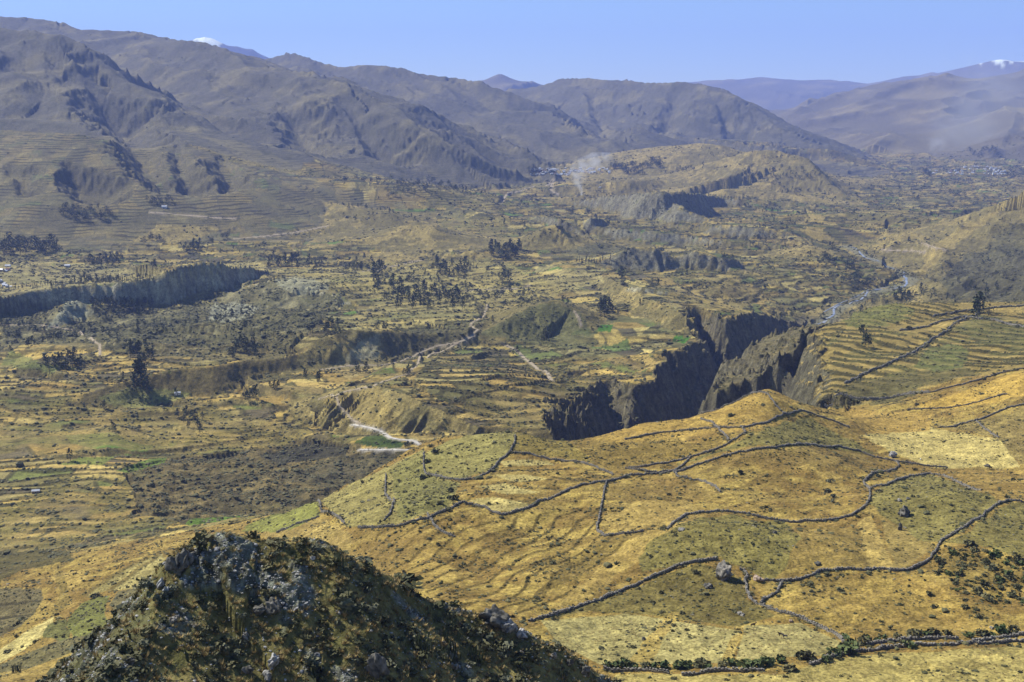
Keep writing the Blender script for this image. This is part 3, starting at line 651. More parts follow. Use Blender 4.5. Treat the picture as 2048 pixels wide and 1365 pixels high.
paint([(690,1060),(760,1060),(860,1040),(860,1100),(760,1150),(700,1110)], BRN, .45, warp=12)
paint([(520,1070),(640,1040),(700,1060),(700,1130),(600,1090)], (.30,.22,.095), .6, warp=8)
for q_ in ([(935,1000),(985,995),(1070,1010),(1040,1022),(985,1022)], [(950,972),(1010,968),(1080,985),(1010,990)], [(985,952),(1050,948),(1095,958),(1040,966)], [(1000,922),(1090,920),(1110,930),(1010,933)]): paint(q_, (.40,.32,.15), .85, warp=2)
paint([(848,905),(900,880),(960,862),(1032,864),(1022,905),(985,940),(925,962),(850,948)], (.215,.188,.080), .9)
paint([(1032,860),(1130,880),(1190,925),(1120,915),(1025,905)], (.20,.15,.05), .9)
paint([(636,1000),(760,940),(846,900),(848,945),(920,965),(900,1015),(765,1056),(690,1050)], (.235,.200,.090), .85)
paint([(780,940),(846,900),(848,945),(920,965),(890,1015),(800,1040)], (.13,.125,.05), .6, warp=14)
paint([(480,1060),(560,1020),(636,1000),(640,1034),(554,1066)], (.17,.172,.055), .9)
paint([(1130,880),(1250,885),(1400,885),(1480,865),(1440,890),(1340,925),(1220,940)], (.19,.13,.045), .9)
paint([(1348,935),(1433,905),(1490,870),(1600,832),(1700,872),(1755,912),(1621,888),(1485,900)], (.165,.145,.06), .8, warp=11, wf=17)
paint([(1270,1112),(1340,1062),(1400,1034),(1480,1030),(1560,1045),(1600,1075),(1580,1130),(1545,1160),(1440,1118),(1340,1135),(1290,1150)], (.165,.140,.055), .85, warp=11, wf=17)
paint([(1740,980),(1800,962),(1860,950),(1910,965),(2000,1005),(1930,1055),(1878,1087),(1840,1080),(1760,1030),(1740,1010)], (.175,.150,.062), .85, warp=11, wf=17)
paint([(2060,1012),(2020,1003),(1935,1060),(1880,1090),(1950,1095),(2060,1120)], (.155,.132,.055), .85, warp=11, wf=17)
paint([(1080,1242),(1250,1228),(1480,1262),(1462,1325),(1200,1330),(1120,1290)], (.30,.25,.125), .95, warp=2)
paint([(1490,1252),(1600,1246),(1684,1288),(1640,1312),(1470,1322)], (.29,.24,.12), .95, warp=2)
paint([(1720,870),(1860,856),(2000,880),(2040,935),(1880,937),(1780,905)], (.42,.33,.15), .9)
paint([(1830,812),(1900,790),(2060,738),(2060,790),(1930,815),(1870,822)], (.40,.26,.075), .9)
paint([(1660,815),(1760,825),(1865,825),(1860,862),(1740,868)], (.32,.21,.07), .9)
paint([(1640,815),(1800,800),(1850,770),(1830,752),(1700,790),(1640,800)], (.10,.085,.045), .75, d0=650, d1=1000, warp=10)
paint([(1640,815),(1800,806),(1860,772),(1960,748),(1930,732),(1800,742),(1700,770)], (.10,.085,.042), .75, d0=700, d1=1100, warp=12)
paint([(1830,735),(1850,700),(1900,685),(1940,700),(1925,735),(1880,745)], (.105,.115,.048), .7, d0=850, d1=1300)
paint([(1680,640),(1720,612),(1800,605),(1830,625),(1790,650),(1710,660)], (.14,.145,.052), .6, d0=1000, d1=1500, warp=8)
paint([(1900,660),(1960,625),(2060,650),(2060,700),(1960,690)], (.10,.10,.045), .6, d0=850, d1=1400, warp=12)
paint([(1090,1240),(1250,1185),(1400,1125),(1490,1160),(1495,1200),(1550,1230),(1480,1255),(1300,1232),(1180,1222)], (.135,.110,.045), .85)
paint([(1030,1230),(1300,1065),(1210,1070),(1060,1190)], (.15,.105,.04), .8, warp=12)
paint([(1880,1100),(2060,1125),(2060,1180),(1900,1165)], (.19,.135,.05), .6, warp=10)
paint([(1400,1240),(1430,1100),(1500,1060),(1560,1050)], (.30,.20,.07), .0)
for q_, w_ in (([(1340,1225),(1362,1225),(1300,1325),(1255,1325)], 0), ([(1466,1270),(1486,1262),(1462,1322),(1440,1322)], 0)):
    paint(q_, (.33,.235,.085), .85, warp=4)
# bottom left slope
def PB(poly, col, a=.92, warp=3, grain=.3): paint(poly, col, a, 300, 900, warp, 16, grain)
PB([(-90,1178),(0,1177),(82,1179),(85,1196),(68,1227),(44,1251),(0,1275),(-90,1300)], (.115,.095,.060))
PB([(-90,1208),(0,1208),(82,1199),(82,1203),(0,1213),(-90,1214)], (.05,.042,.028), .9, 1)
PB([(-90,1240),(0,1235),(66,1227),(64,1231),(0,1240),(-90,1246)], (.05,.042,.028), .9, 1)
PB([(133,1241),(164,1207),(191,1196),(219,1193),(207,1227),(221,1258),(191,1266),(171,1276),(150,1278),(137,1261)], (.13,.140,.050), .85)
PB([(236,1185),(270,1177),(306,1180),(287,1228),(232,1234),(219,1209)], (.135,.115,.070))
PB([(-60,1345),(0,1330),(60,1304),(120,1280),(205,1267),(250,1237),(287,1231),(262,1267),(215,1294),(140,1307),(60,1337),(0,1362),(-60,1380)], (.125,.108,.062))
PB([(-60,1330),(0,1299),(60,1258),(109,1232),(100,1261),(58,1292),(0,1328),(-60,1350)], (.43,.35,.17))
PB([(97,1153),(135,1141),(171,1145),(175,1156),(133,1184)], (.38,.265,.10))
PB([(222,1184),(270,1143),(325,1109),(343,1145),(328,1172),(262,1178)], (.33,.27,.13))
PB([(171,1194),(230,1150),(294,1118),(314,1110),(262,1146),(212,1184)], (.29,.235,.11))
PB([(160,1190),(230,1146),(296,1113),(300,1117),(236,1150),(168,1194)], (.16,.12,.05), .8, 2)
PB([(212,1184),(270,1141),(318,1108),(322,1112),(276,1144),(220,1187)], (.15,.115,.05), .8, 2)
PB([(-80,1104),(0,1104),(55,1097),(103,1104),(150,1108),(140,1122),(89,1131),(20,1152),(0,1162),(-80,1180)], (.065,.058,.030), .85, 10)
PB([(90,1275),(92,1250),(115,1235),(132,1243),(140,1275),(120,1284)], (.09,.095,.04), .85, 8)
PB([(110,1120),(130,1150),(136,1186),(150,1200),(120,1225),(100,1235),(120,1190),(110,1160)], (.20,.145,.055), .8, 6)
PB([(-60,1362),(60,1340),(150,1310),(230,1300),(180,1365),(0,1400)], (.29,.205,.08), .7, 8)
# ---- mid valley patches
P = lambda poly, col, a=.9, warp=8, wf=40, grain=.3, d0=900, d1=2600: paint(poly, col, a, d0, d1, warp, wf, grain)
P([(0,600),(330,625),(480,575),(560,562),(690,600),(600,680),(560,720),(400,720),(250,700),(100,690),(0,690)], (.12,.105,.062), .8)
setc(scr * sstep(.0, .35, n_sm + .4 * n_mid), (.055,.052,.028), .75); setc(scr * sstep(.3, .6, -n_mid), (.25,.21,.13), .6)
P([(108,640),(130,605),(150,598),(175,612),(195,628),(140,645),(90,660)], (.27,.25,.20), .85, 3, 12, d1=2050)
P([(415,640),(425,610),(470,605),(520,615),(500,632),(450,645)], (.30,.28,.24), .7, 5, 14, d1=2050)
P([(548,560),(600,552),(660,556),(655,580),(600,590),(560,575)], (.26,.24,.19), .7, 5, 14, d1=2250)
setc(crat, (.125,.098,.055), .85); setc(crat * sstep(-.1, .4, n_mid + .5 * n_sm), (.065,.055,.035), .75)
P([(520,912),(620,885),(700,892),(690,912),(560,928)], (.045,.042,.036), .95, 2, 20, d0=800)
P([(690,905),(835,905),(800,940),(700,980),(560,960)], (.075,.068,.05), .6, 8, 30, d0=800)
P([(232,942),(300,918),(334,915),(330,926),(255,946)], (.11,.15,.04), .95, 1, 20, .1, 800)
P([(120,930),(160,915),(232,913),(205,930)], (.15,.17,.05), .9, 1, 20, .1, 800)
P([(708,884),(730,874),(770,870),(812,888),(800,896),(735,893)], (.045,.075,.022), .95, 1, 20, .1, 900, 1300)
P([(370,1050),(380,1038),(480,1032),(488,1042),(430,1056)], (.09,.15,.03), .9, 1, 20, .1, 760, 1000)
P([(1192,662),(1200,650),(1226,650),(1222,664)], (.05,.12,.02), .95, 0, 20, .1, 1400, 2300)
P([(1140,672),(1150,662),(1178,658),(1182,668)], (.07,.13,.03), .95, 0, 20, .1, 1400, 2300)
P([(1345,682),(1352,670),(1380,676),(1368,688)], (.06,.15,.02), .95, 0, 20, .1, 1400, 2300)
P([(1232,690),(1255,676),(1262,700),(1235,704),(1180,695)], (.10,.14,.045), .9, 1, 20, .1, 1400, 2300)
P([(20,700),(90,728),(160,735),(90,745),(0,730)], (.14,.15,.055), .8, 4, 20, .1, 1300, 1800)
P([(195,797),(260,775),(350,780),(390,790),(300,815),(230,815)], (.19,.19,.08), .7, 3, 20, .1, 1200, 1600)
P([(960,668),(1010,640),(1060,616),(1105,604),(1160,625),(1200,690),(1140,700),(1060,690)], (.105,.098,.048), .85, 4, 20, .3, 1500, 2050)
P([(765,665),(960,655),(900,700),(790,730)], (.095,.080,.045), .8, 4, 20, .3, 1400, 1900)
P([(640,800),(760,775),(800,860),(960,880),(900,900),(740,850)], (.26,.185,.075), .6, 6, 20, .3, 950, 1400)
P([(650,740),(760,665),(770,730),(700,760)], (.27,.21,.11), .7, 4, 20, .3, 1300, 1900)
P([(690,720),(720,680),(760,670),(755,720)], (.33,.29,.22), .6, 4, 12, .3, 1300, 1900)
P([(560,545),(700,530),(1000,520),(1100,560),(1200,560),(1100,600),(960,605),(780,600),(700,580)], (.30,.235,.10), .6, 6, 60, .3, 1700, 2700)
P([(1080,560),(1130,540),(1200,545),(1210,565),(1140,580)], (.30,.24,.12), .7, 4, 30, .3, 1900, 2700)
P([(780,590),(1000,580),(970,600),(940,640),(800,640),(690,655),(680,640)], (.27,.215,.10), .5, 6, 40, .3, 1600, 2400)
P([(700,650),(860,640),(900,648),(720,662)], (.36,.28,.13), .6, 2, 40, .3, 1500, 2000)
P([(1130,500),(1200,485),(1260,495),(1250,510),(1150,508)], (.085,.078,.05), .8, 4, 30, .3, 2300, 3000)
P([(1350,575),(1500,570),(1560,590),(1420,640),(1300,620)], (.26,.185,.08), .5, 6, 30, .3, 1700, 2400)
P([(-40,515),(100,520),(300,545),(520,520),(540,535),(300,560),(0,590)], (.33,.265,.135), .55, 5, 50, .2, 1900, 3000)
P([(1830,560),(1960,440),(2060,400),(2060,610),(1850,610)], (.125,.100,.050), .8, 8, 40, .3, 1500, 2900)
P([(1880,560),(1940,505),(2060,490),(2060,610),(1900,600)], (.070,.062,.042), .9, 12, 40, .5, 1500, 2900)
P([(1990,470),(2060,430),(2060,500),(1960,520)], (.085,.075,.045), .7, 12, 40, .4, 1500, 2900)
P([(1850,500),(1960,435),(2010,415),(1900,500),(1840,560)], (.26,.19,.08), .6, 6, 40, .3, 1700, 2900)
# river bed gravel
RB = rows(1900, 3100); d_, _, _, _ = polydist(river_pts, X[RB] + 18 * noise(X[RB] / 90, Y[RB] / 90, 301), Y[RB])
tmp = np.zeros((ND, NU), np.float32); tmp[RB] = 1 - sstep(9, 20, d_); setc(tmp, (.17, .155, .125), .8)
# knoll cover
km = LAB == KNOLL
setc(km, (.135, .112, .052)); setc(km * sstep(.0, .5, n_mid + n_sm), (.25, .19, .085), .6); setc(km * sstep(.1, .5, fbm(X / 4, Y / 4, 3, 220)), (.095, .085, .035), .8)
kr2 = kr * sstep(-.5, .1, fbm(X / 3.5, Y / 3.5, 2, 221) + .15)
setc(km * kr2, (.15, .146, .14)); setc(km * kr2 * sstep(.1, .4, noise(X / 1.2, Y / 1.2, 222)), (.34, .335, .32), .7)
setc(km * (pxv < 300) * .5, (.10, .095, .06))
C *= np.array((.97, 1.03, .78), np.float32) * .97
C *= np.where(NH[..., None], np.array((.97, .94, .90), np.float32), 1)
C *= np.where(((LAB == VALLEY) & (Y < 1500))[..., None], np.array((1.10, 1.03, .95), np.float32), 1)
C *= np.where(((LAB == VALLEY) & (Y > 1500))[..., None], np.float32(.98), 1)
ROCK = np.maximum(ROCK * sstep(.4, .9, slope1), km * kr2); ROCK = np.maximum(ROCK, (LAB == CANYON) * sstep(.6, 1.2, slope1)).astype(np.float32)

# ------------------------------------------------------------------ tracks and stream beds
def line_pts(pix, d0=300, d1=4000, step=None):
    out = []
    pp = []
    for (a, b) in zip(pix[:-1], pix[1:]):
        n = max(1, int(math.hypot(b[0] - a[0], b[1] - a[1]) / 7))
        for k in range(n): pp.append((a[0] + (b[0] - a[0]) * k / n, a[1] + (b[1] - a[1]) * k / n))
    pp.append(pix[-1])
    last = None
    for p in pp:
        q = hit(p[0], p[1], d0, d1)
        if last is not None and abs(q.y - last.y) > .3 * last.y: continue
        out.append(q); last = q
    return out
ROADS = [
 ('dirt_track', 'pale track winding from the tree grove down past the hill spur', [(975,615),(965,632),(940,650),(957,660),(920,685),(868,694),(800,724),(770,730),(700,732),(640,740)], 4.5, 1300),
 ('dirt_track', 'pale road climbing along the foot of the gullied slope', [(640,798),(700,782),(760,768),(800,752),(815,748),(840,720),(880,705),(950,672)], 4.0, 1100),
 ('dirt_track', 'wide washed track descending the terraced promontory', [(1012,690),(1030,700),(1055,722),(1075,738),(1095,748),(1105,758)], 6.0, 1150),
 ('dirt_track', 'light track crossing the left plain towards the mountains', [(470,478),(530,473),(580,467),(620,460),(655,452)], 9.0, 2500),
 ('dirt_track', 'pale road on the far left plain below the mountain', [(300,425),(350,429),(420,435),(470,438)], 9.0, 2600),
 ('dirt_track', 'straight field track between the middle trees', [(680,548),(740,542),(800,530),(850,520)], 5, 1900),
 ('dirt_track', 'long pale track across the golden middle fields', [(830,588),(900,584),(960,580),(1030,579),(1060,572)], 4, 1600),
 ('dirt_track', 'footpath curving down the left side of the gullied slope', [(672,790),(680,815),(700,835),(720,848)], 3, 1000),
 ('dirt_track', 'faint path down the dark scrub mound', [(1148,622),(1158,636),(1162,652)], 4, 1500),
 ('dirt_track', 'pale road zigzagging on the right bank above the river', [(1845,486),(1866,494),(1890,501)], 7, 1800),
 ('dirt_track', 'road cut along the right bank above the river bend', [(1764,500),(1800,502),(1850,504)], 7, 1900),
 ('dirt_track', 'track crossing the grey landslide scrub on the left', [(0,650),(80,650),(130,658),(175,672),(200,690),(200,712)], 4, 1300),
 ('dirt_track', 'winding pale track beside the low hills in the centre', [(1093,372),(1105,362),(1102,378),(1115,392)], 14, 3300),
 ('dirt_track', 'winding pale track leading to the far village', [(1000,408),(1010,392),(1030,385),(1070,372)], 9, 3000),
]
def ribbon_mesh(pts, w, lift, name):
    vs, fs = [], []
    n = len(pts)
    for i, p in enumerate(pts):
        a = pts[max(0, i - 1)]; b = pts[min(n - 1, i + 1)]
        d = Vector((b.x - a.x, b.y - a.y, 0)); 
        if d.length < 1e-3: d = Vector((1, 0, 0))
        d.normalize(); s = Vector((-d.y, d.x, 0)); ww = w * .5 * (.85 + .3 * random.random())
        for k in (-1, 0, 1):
            q = p + s * ww * k; q.z = float(gz(q.x, q.y)) + lift; vs.append(q)
        if i:
            o = 3 * i; fs += [(o - 3, o - 2, o + 1, o), (o - 2, o - 1, o + 2, o + 1)]
    me = bpy.data.meshes.new(name); me.from_pydata([tuple(v) for v in vs], [], fs); me.update()
    for f in me.polygons: f.use_smooth = True
    return me
def carve_line(pts, w, col, a=.9):
    """flatten and recolour the ground along a track"""
    P_ = [(p.x, p.y, p.z) for p in pts]
    R = rows(min(p[1] for p in P_) - w * 3, max(p[1] for p in P_) + w * 3)
    d, z, s, c = polydist(P_, X[R], Y[R])
    m = (1 - sstep(w * .5, w * 1.3, d)).astype(np.float32)
    H[R] = H[R] * (1 - m * .9) + z * m * .9
    m2 = (1 - sstep(w * .5, w * .8, d)) * a
    for k in range(3): C[R][..., k] += (col[k] - C[R][..., k]) * m2
road_geo = []
for nm, lb_, pix, w, dmin in ROADS:
    pts = line_pts(pix, dmin, 6000)
    z = np.array([p.z for p in pts]); 
    if len(z) > 5:
        zz = np.convolve(np.pad(z, 2, mode='edge'), np.ones(5) / 5, 'valid')
        for p, v in zip(pts, zz): p.z = float(v)
    w *= .8; carve_line(pts, w, (.30, .245, .155)); road_geo.append((nm, lb_, pts, w))
salt = []
for pix, w in (([(705,850),(735,855),(760,862),(780,876),(800,880),(828,882),(838,890),(850,896)], 5), ([(850,896),(830,901),(780,900),(720,900)], 5)):
    pts = line_pts(pix, 950, 1500); carve_line(pts, w, (.38, .34, .26)); salt.append((pts, w))
TG = (H - CAMZ) / Y

# ------------------------------------------------------------------ materials
def new_mat(name):
    m = bpy.data.materials.new(name); m.use_nodes = True
    nt = m.node_tree; nt.nodes.clear()
    o = nt.nodes.new('ShaderNodeOutputMaterial'); b = nt.nodes.new('ShaderNodeBsdfPrincipled')
    nt.links.new(b.outputs[0], o.inputs[0])
    b.inputs['Roughness'].default_value = .9; b.inputs['Specular IOR Level'].default_value = .15
    return m, nt, b
def N(nt, t, **kw):
    n = nt.nodes.new(t)
    for k, v in kw.items(): setattr(n, k, v)
    return n
def ground_material():
    m, nt, b = new_mat('ground'); lk = nt.links.new
    at = N(nt, 'ShaderNodeAttribute', attribute_name='Col'); geo = N(nt, 'ShaderNodeNewGeometry')
    rk = N(nt, 'ShaderNodeAttribute', attribute_name='rock')
    cd_ = N(nt, 'ShaderNodeVectorMath', operation='LENGTH'); lk(geo.outputs['Position'], cd_.inputs[0])
    acc = None
    for sc_, lo, hi in ((.9, .5, 1.5), (.22, .66, 1.34), (.045, .82, 1.18)):
        nz = N(nt, 'ShaderNodeTexNoise'); nz.inputs['Scale'].default_value = sc_; nz.inputs['Detail'].default_value = 4; nz.inputs['Roughness'].default_value = .62
        lk(geo.outputs['Position'], nz.inputs['Vector'])
        mr = N(nt, 'ShaderNodeMapRange'); mr.inputs[1].default_value = .3; mr.inputs[2].default_value = .7; mr.inputs[3].default_value = lo; mr.inputs[4].default_value = hi
        lk(nz.outputs[0], mr.inputs[0])
        if acc is None: acc = mr.outputs[0]
        else:
            mu = N(nt, 'ShaderNodeMath', operation='MULTIPLY'); lk(acc, mu.inputs[0]); lk(mr.outputs[0], mu.inputs[1]); acc = mu.outputs[0]
    vm_ = N(nt, 'ShaderNodeVectorMath', operation='SCALE'); lk(at.outputs['Color'], vm_.inputs[0]); lk(acc, vm_.inputs['Scale'])
    lk(vm_.outputs[0], b.inputs['Base Color'])
    # stone banks following the contours where the steps are too small for the mesh
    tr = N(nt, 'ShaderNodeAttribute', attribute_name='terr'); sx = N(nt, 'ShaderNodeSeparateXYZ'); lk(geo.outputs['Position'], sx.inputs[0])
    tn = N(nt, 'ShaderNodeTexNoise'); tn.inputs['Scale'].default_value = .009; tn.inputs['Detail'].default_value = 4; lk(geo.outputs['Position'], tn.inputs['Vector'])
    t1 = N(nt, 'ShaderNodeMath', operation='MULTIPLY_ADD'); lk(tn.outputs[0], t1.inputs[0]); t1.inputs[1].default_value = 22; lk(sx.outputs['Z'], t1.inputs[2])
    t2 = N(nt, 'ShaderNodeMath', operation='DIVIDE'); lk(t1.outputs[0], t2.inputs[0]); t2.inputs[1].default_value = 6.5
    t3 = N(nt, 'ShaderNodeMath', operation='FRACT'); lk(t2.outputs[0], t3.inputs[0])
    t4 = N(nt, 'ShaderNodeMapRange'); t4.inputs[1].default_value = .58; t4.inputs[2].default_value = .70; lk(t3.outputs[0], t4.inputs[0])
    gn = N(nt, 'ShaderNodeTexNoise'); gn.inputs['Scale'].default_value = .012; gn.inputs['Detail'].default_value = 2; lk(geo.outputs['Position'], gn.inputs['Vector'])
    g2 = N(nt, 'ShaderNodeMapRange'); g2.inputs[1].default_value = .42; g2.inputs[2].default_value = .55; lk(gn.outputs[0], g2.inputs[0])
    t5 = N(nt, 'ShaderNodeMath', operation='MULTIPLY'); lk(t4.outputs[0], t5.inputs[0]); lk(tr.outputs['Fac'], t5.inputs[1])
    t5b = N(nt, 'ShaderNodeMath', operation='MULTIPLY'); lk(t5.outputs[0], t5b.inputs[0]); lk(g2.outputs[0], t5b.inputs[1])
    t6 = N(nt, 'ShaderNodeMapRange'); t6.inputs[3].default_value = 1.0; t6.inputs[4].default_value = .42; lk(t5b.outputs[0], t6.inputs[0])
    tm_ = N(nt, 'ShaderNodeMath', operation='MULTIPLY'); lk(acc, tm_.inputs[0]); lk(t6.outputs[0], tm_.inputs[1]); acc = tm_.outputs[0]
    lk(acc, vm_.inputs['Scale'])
    # relief too fine for the mesh
    n1 = N(nt, 'ShaderNodeTexNoise'); n1.inputs['Scale'].default_value = .55; n1.inputs['Detail'].default_value = 6; n1.inputs['Roughness'].default_value = .65
    lk(geo.outputs['Position'], n1.inputs['Vector'])
    n2 = N(nt, 'ShaderNodeTexNoise'); n2.inputs['Scale'].default_value = .06; n2.inputs['Detail'].default_value = 7; n2.inputs['Roughness'].default_value = .68
    lk(geo.outputs['Position'], n2.inputs['Vector'])
    b1_ = N(nt, 'ShaderNodeBump'); b1_.inputs['Distance'].default_value = .7; lk(n1.outputs[0], b1_.inputs['Height'])
    st = N(nt, 'ShaderNodeMapRange'); st.inputs[3].default_value = .55; st.inputs[4].default_value = 1.0; lk(rk.outputs['Fac'], st.inputs[0]); lk(st.outputs[0], b1_.inputs['Strength'])
    sc3 = N(nt, 'ShaderNodeVectorMath', operation='MULTIPLY'); sc3.inputs[1].default_value = (1, 1, .16); lk(geo.outputs['Position'], sc3.inputs[0])
    n3 = N(nt, 'ShaderNodeTexNoise'); n3.inputs['Scale'].default_value = .12; n3.inputs['Detail'].default_value = 8; n3.inputs['Roughness'].default_value = .7; lk(sc3.outputs[0], n3.inputs['Vector'])
    r3 = N(nt, 'ShaderNodeMapRange'); r3.inputs[1].default_value = .35; r3.inputs[2].default_value = .65; r3.inputs[3].default_value = .55; r3.inputs[4].default_value = 1.5; lk(n3.outputs[0], r3.inputs[0])
    mx3 = N(nt, 'ShaderNodeMix', data_type='FLOAT'); lk(rk.outputs['Fac'], mx3.inputs[0]); mx3.inputs[2].default_value = 1; lk(r3.outputs[0], mx3.inputs[3])
    v3 = N(nt, 'ShaderNodeVectorMath', operation='SCALE'); lk(vm_.outputs[0], v3.inputs[0]); lk(mx3.outputs[0], v3.inputs['Scale']); lk(v3.outputs[0], b.inputs['Base Color'])
    b3_ = N(nt, 'ShaderNodeBump'); b3_.inputs['Distance'].default_value = 5; lk(n3.outputs[0], b3_.inputs['Height']); lk(rk.outputs['Fac'], b3_.inputs['Strength'])
    b2_ = N(nt, 'ShaderNodeBump'); b2_.inputs['Distance'].default_value = 6; b2_.inputs['Strength'].default_value = .5; lk(n2.outputs[0], b2_.inputs['Height']); lk(b3_.outputs[0], b2_.inputs['Normal'])
    lk(b2_.outputs[0], b1_.inputs['Normal']); lk(b1_.outputs[0], b.inputs['Normal'])
    b.inputs['Roughness'].default_value = .95; b.inputs['Specular IOR Level'].default_value = .08
    return m
GROUND = ground_material()

# ------------------------------------------------------------------ ground meshes, one per landform
def add(name, data, label=None, cat=None, group=None, kind=None, parent=None):
    o = bpy.data.objects.new(name, data); SC.collection.objects.link(o)
    if label: o['label'] = label
    if cat: o['category'] = cat
    if group: o['group'] = group
    if kind: o['kind'] = kind
    if parent is not None: o.parent = parent
    return o
fl4 = np.stack([LAB[:-1, :-1], LAB[1:, :-1], LAB[:-1, 1:], LAB[1:, 1:]]).max(0)
fl4[LAB[:-1, :-1] == VALLEY] = VALLEY
fl4[(fl4 == CLIFF)] = np.where(slope1[:-1, :-1][fl4 == CLIFF] > .35, CLIFF, VALLEY)
# normals of the whole sheet, so the pieces shade without seams
Pn = np.stack([X, Y, H], -1).astype(np.float32)
du = np.gradient(Pn, axis=1); dv = np.gradient(Pn, axis=0)
NR = np.cross(du, dv); NR /= np.linalg.norm(NR, axis=-1, keepdims=True) + 1e-9
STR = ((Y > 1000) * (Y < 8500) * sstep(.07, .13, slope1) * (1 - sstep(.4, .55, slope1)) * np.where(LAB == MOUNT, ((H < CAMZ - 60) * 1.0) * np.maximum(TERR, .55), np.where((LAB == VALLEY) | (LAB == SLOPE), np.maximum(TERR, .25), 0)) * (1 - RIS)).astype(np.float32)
def sheet(name, mask, label):
    fi_, fj_ = np.nonzero(mask)
    if len(fi_) == 0: return
    a = fi_ * NU + fj_; quads = np.stack([a, a + 1, a + NU + 1, a + NU], 1)
    uniq, inv = np.unique(quads, return_inverse=True); inv = inv.reshape(quads.shape)
    me = bpy.data.meshes.new(name)
    me.vertices.add(len(uniq)); me.vertices.foreach_set('co', Pn.reshape(-1, 3)[uniq].ravel())
    nf_ = len(quads); me.loops.add(nf_ * 4); me.loops.foreach_set('vertex_index', inv.astype(np.int32).ravel())
    me.polygons.add(nf_); me.polygons.foreach_set('loop_start', np.arange(0, nf_ * 4, 4, dtype=np.int32))
    me.polygons.foreach_set('loop_total', np.full(nf_, 4, np.int32)) if bpy.app.version < (4, 0) else None
    me.update(calc_edges=True)
    me.polygons.foreach_set('use_smooth', np.ones(nf_, bool))
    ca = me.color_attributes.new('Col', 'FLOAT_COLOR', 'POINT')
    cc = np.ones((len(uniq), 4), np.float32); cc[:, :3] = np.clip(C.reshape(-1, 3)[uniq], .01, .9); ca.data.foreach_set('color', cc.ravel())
    ra = me.attributes.new('rock', 'FLOAT', 'POINT'); ra.data.foreach_set('value', ROCK.reshape(-1)[uniq])
    ta = me.attributes.new('terr', 'FLOAT', 'POINT'); ta.data.foreach_set('value', STR.reshape(-1)[uniq])
    me.materials.append(GROUND)
    me.normals_split_custom_set_from_vertices(NR.reshape(-1, 3)[uniq])
    o = add(name, me, label, kind='structure')
    return o
for lb_, nm, txt in ((VALLEY, 'valley_floor', 'terraced dry fields covering the valley floor'), (HILLSIDE, 'hillside', 'golden walled fields on the near hillside'),
        (CANYON, 'canyon_walls', 'dark rock walls of the river canyon'), (MOUNT, 'mountainside', 'grey brown mountains behind the valley'),
        (FARM, 'far_mountains', 'bluish mountain ranges on the horizon'), (SNOW, 'snowy_mountain', 'distant peak with a snow cap above the left ridge'),
        (KNOLL, 'rocky_knoll', 'rocky knoll with cacti in the foreground'), (CLIFF, 'cliff', 'bare earth cliffs in the valley'), (SLOPE, 'hills', 'bare hills and banks rising from the valley')):
    sheet(nm, fl4 == lb_, txt)
def simple_mat(name, c1, c2, scale=3, rough=.9, spec=.1, bump=0, bdist=.05):
    m, nt, b = new_mat(name); lk = nt.links.new
    tc = N(nt, 'ShaderNodeNewGeometry')
    nz = N(nt, 'ShaderNodeTexNoise'); nz.inputs['Scale'].default_value = scale; nz.inputs['Detail'].default_value = 4; lk(tc.outputs['Position'], nz.inputs['Vector'])
    cr = N(nt, 'ShaderNodeValToRGB'); cr.color_ramp.elements[0].position = .35; cr.color_ramp.elements[1].position = .65
    cr.color_ramp.elements[0].color = (*c1, 1); cr.color_ramp.elements[1].color = (*c2, 1)
    lk(nz.outputs[0], cr.inputs[0]); lk(cr.outputs[0], b.inputs['Base Color'])
    b.inputs['Roughness'].default_value = rough; b.inputs['Specular IOR Level'].default_value = spec
    if bump:
        bp = N(nt, 'ShaderNodeBump'); bp.inputs['Strength'].default_value = bump; bp.inputs['Distance'].default_value = bdist
        lk(nz.outputs[0], bp.inputs['Height']); lk(bp.outputs[0], b.inputs['Normal'])
    return m
DIRT = simple_mat('pale_dirt', (.25, .20, .13), (.36, .30, .20), .15)
SALT = simple_mat('salt_crust', (.32, .29, .23), (.52, .49, .42), .2)
WATER = simple_mat('river_water', (.13, .15, .18), (.32, .34, .36), .06, rough=.25, spec=.5, bump=.4, bdist=.3)
PONDW = simple_mat('pond_water', (.16, .22, .30), (.25, .32, .42), .05, rough=.15, spec=.5)
for nm, lb_, pts, w in road_geo:
    me = ribbon_mesh(pts, w * .8, .25, nm); me.materials.append(DIRT); add(nm, me, lb_, kind='structure')
for pts, w in salt:
    me = ribbon_mesh(pts, w * .8, .3, 'stream_bed'); me.materials.append(SALT); add('stream_bed', me, 'white crusted stream bed beside the green pond field', kind='structure')
rp = []
for a, b in zip(river_pts[:-1], river_pts[1:]):
    for k in range(8): rp.append(Vector(a + (b - a) * k / 8) + Vector((10 * math.sin((len(rp)) * .35), 0, 0)))
me = ribbon_mesh(rp, 4.2, .5, 'river'); me.materials.append(WATER); add('river', me, 'pale braided river in its gravel bed below the right bank', kind='structure')
rp = [Vector(p) + Vector((-14 + 5 * (i % 3), 8, 0)) for i, p in enumerate(river_pts[1:8])]
me = ribbon_mesh(rp, 2.6, .5, 'river'); me.materials.append(WATER); add('river', me, 'narrow side arm of the river on the gravel', kind='structure')
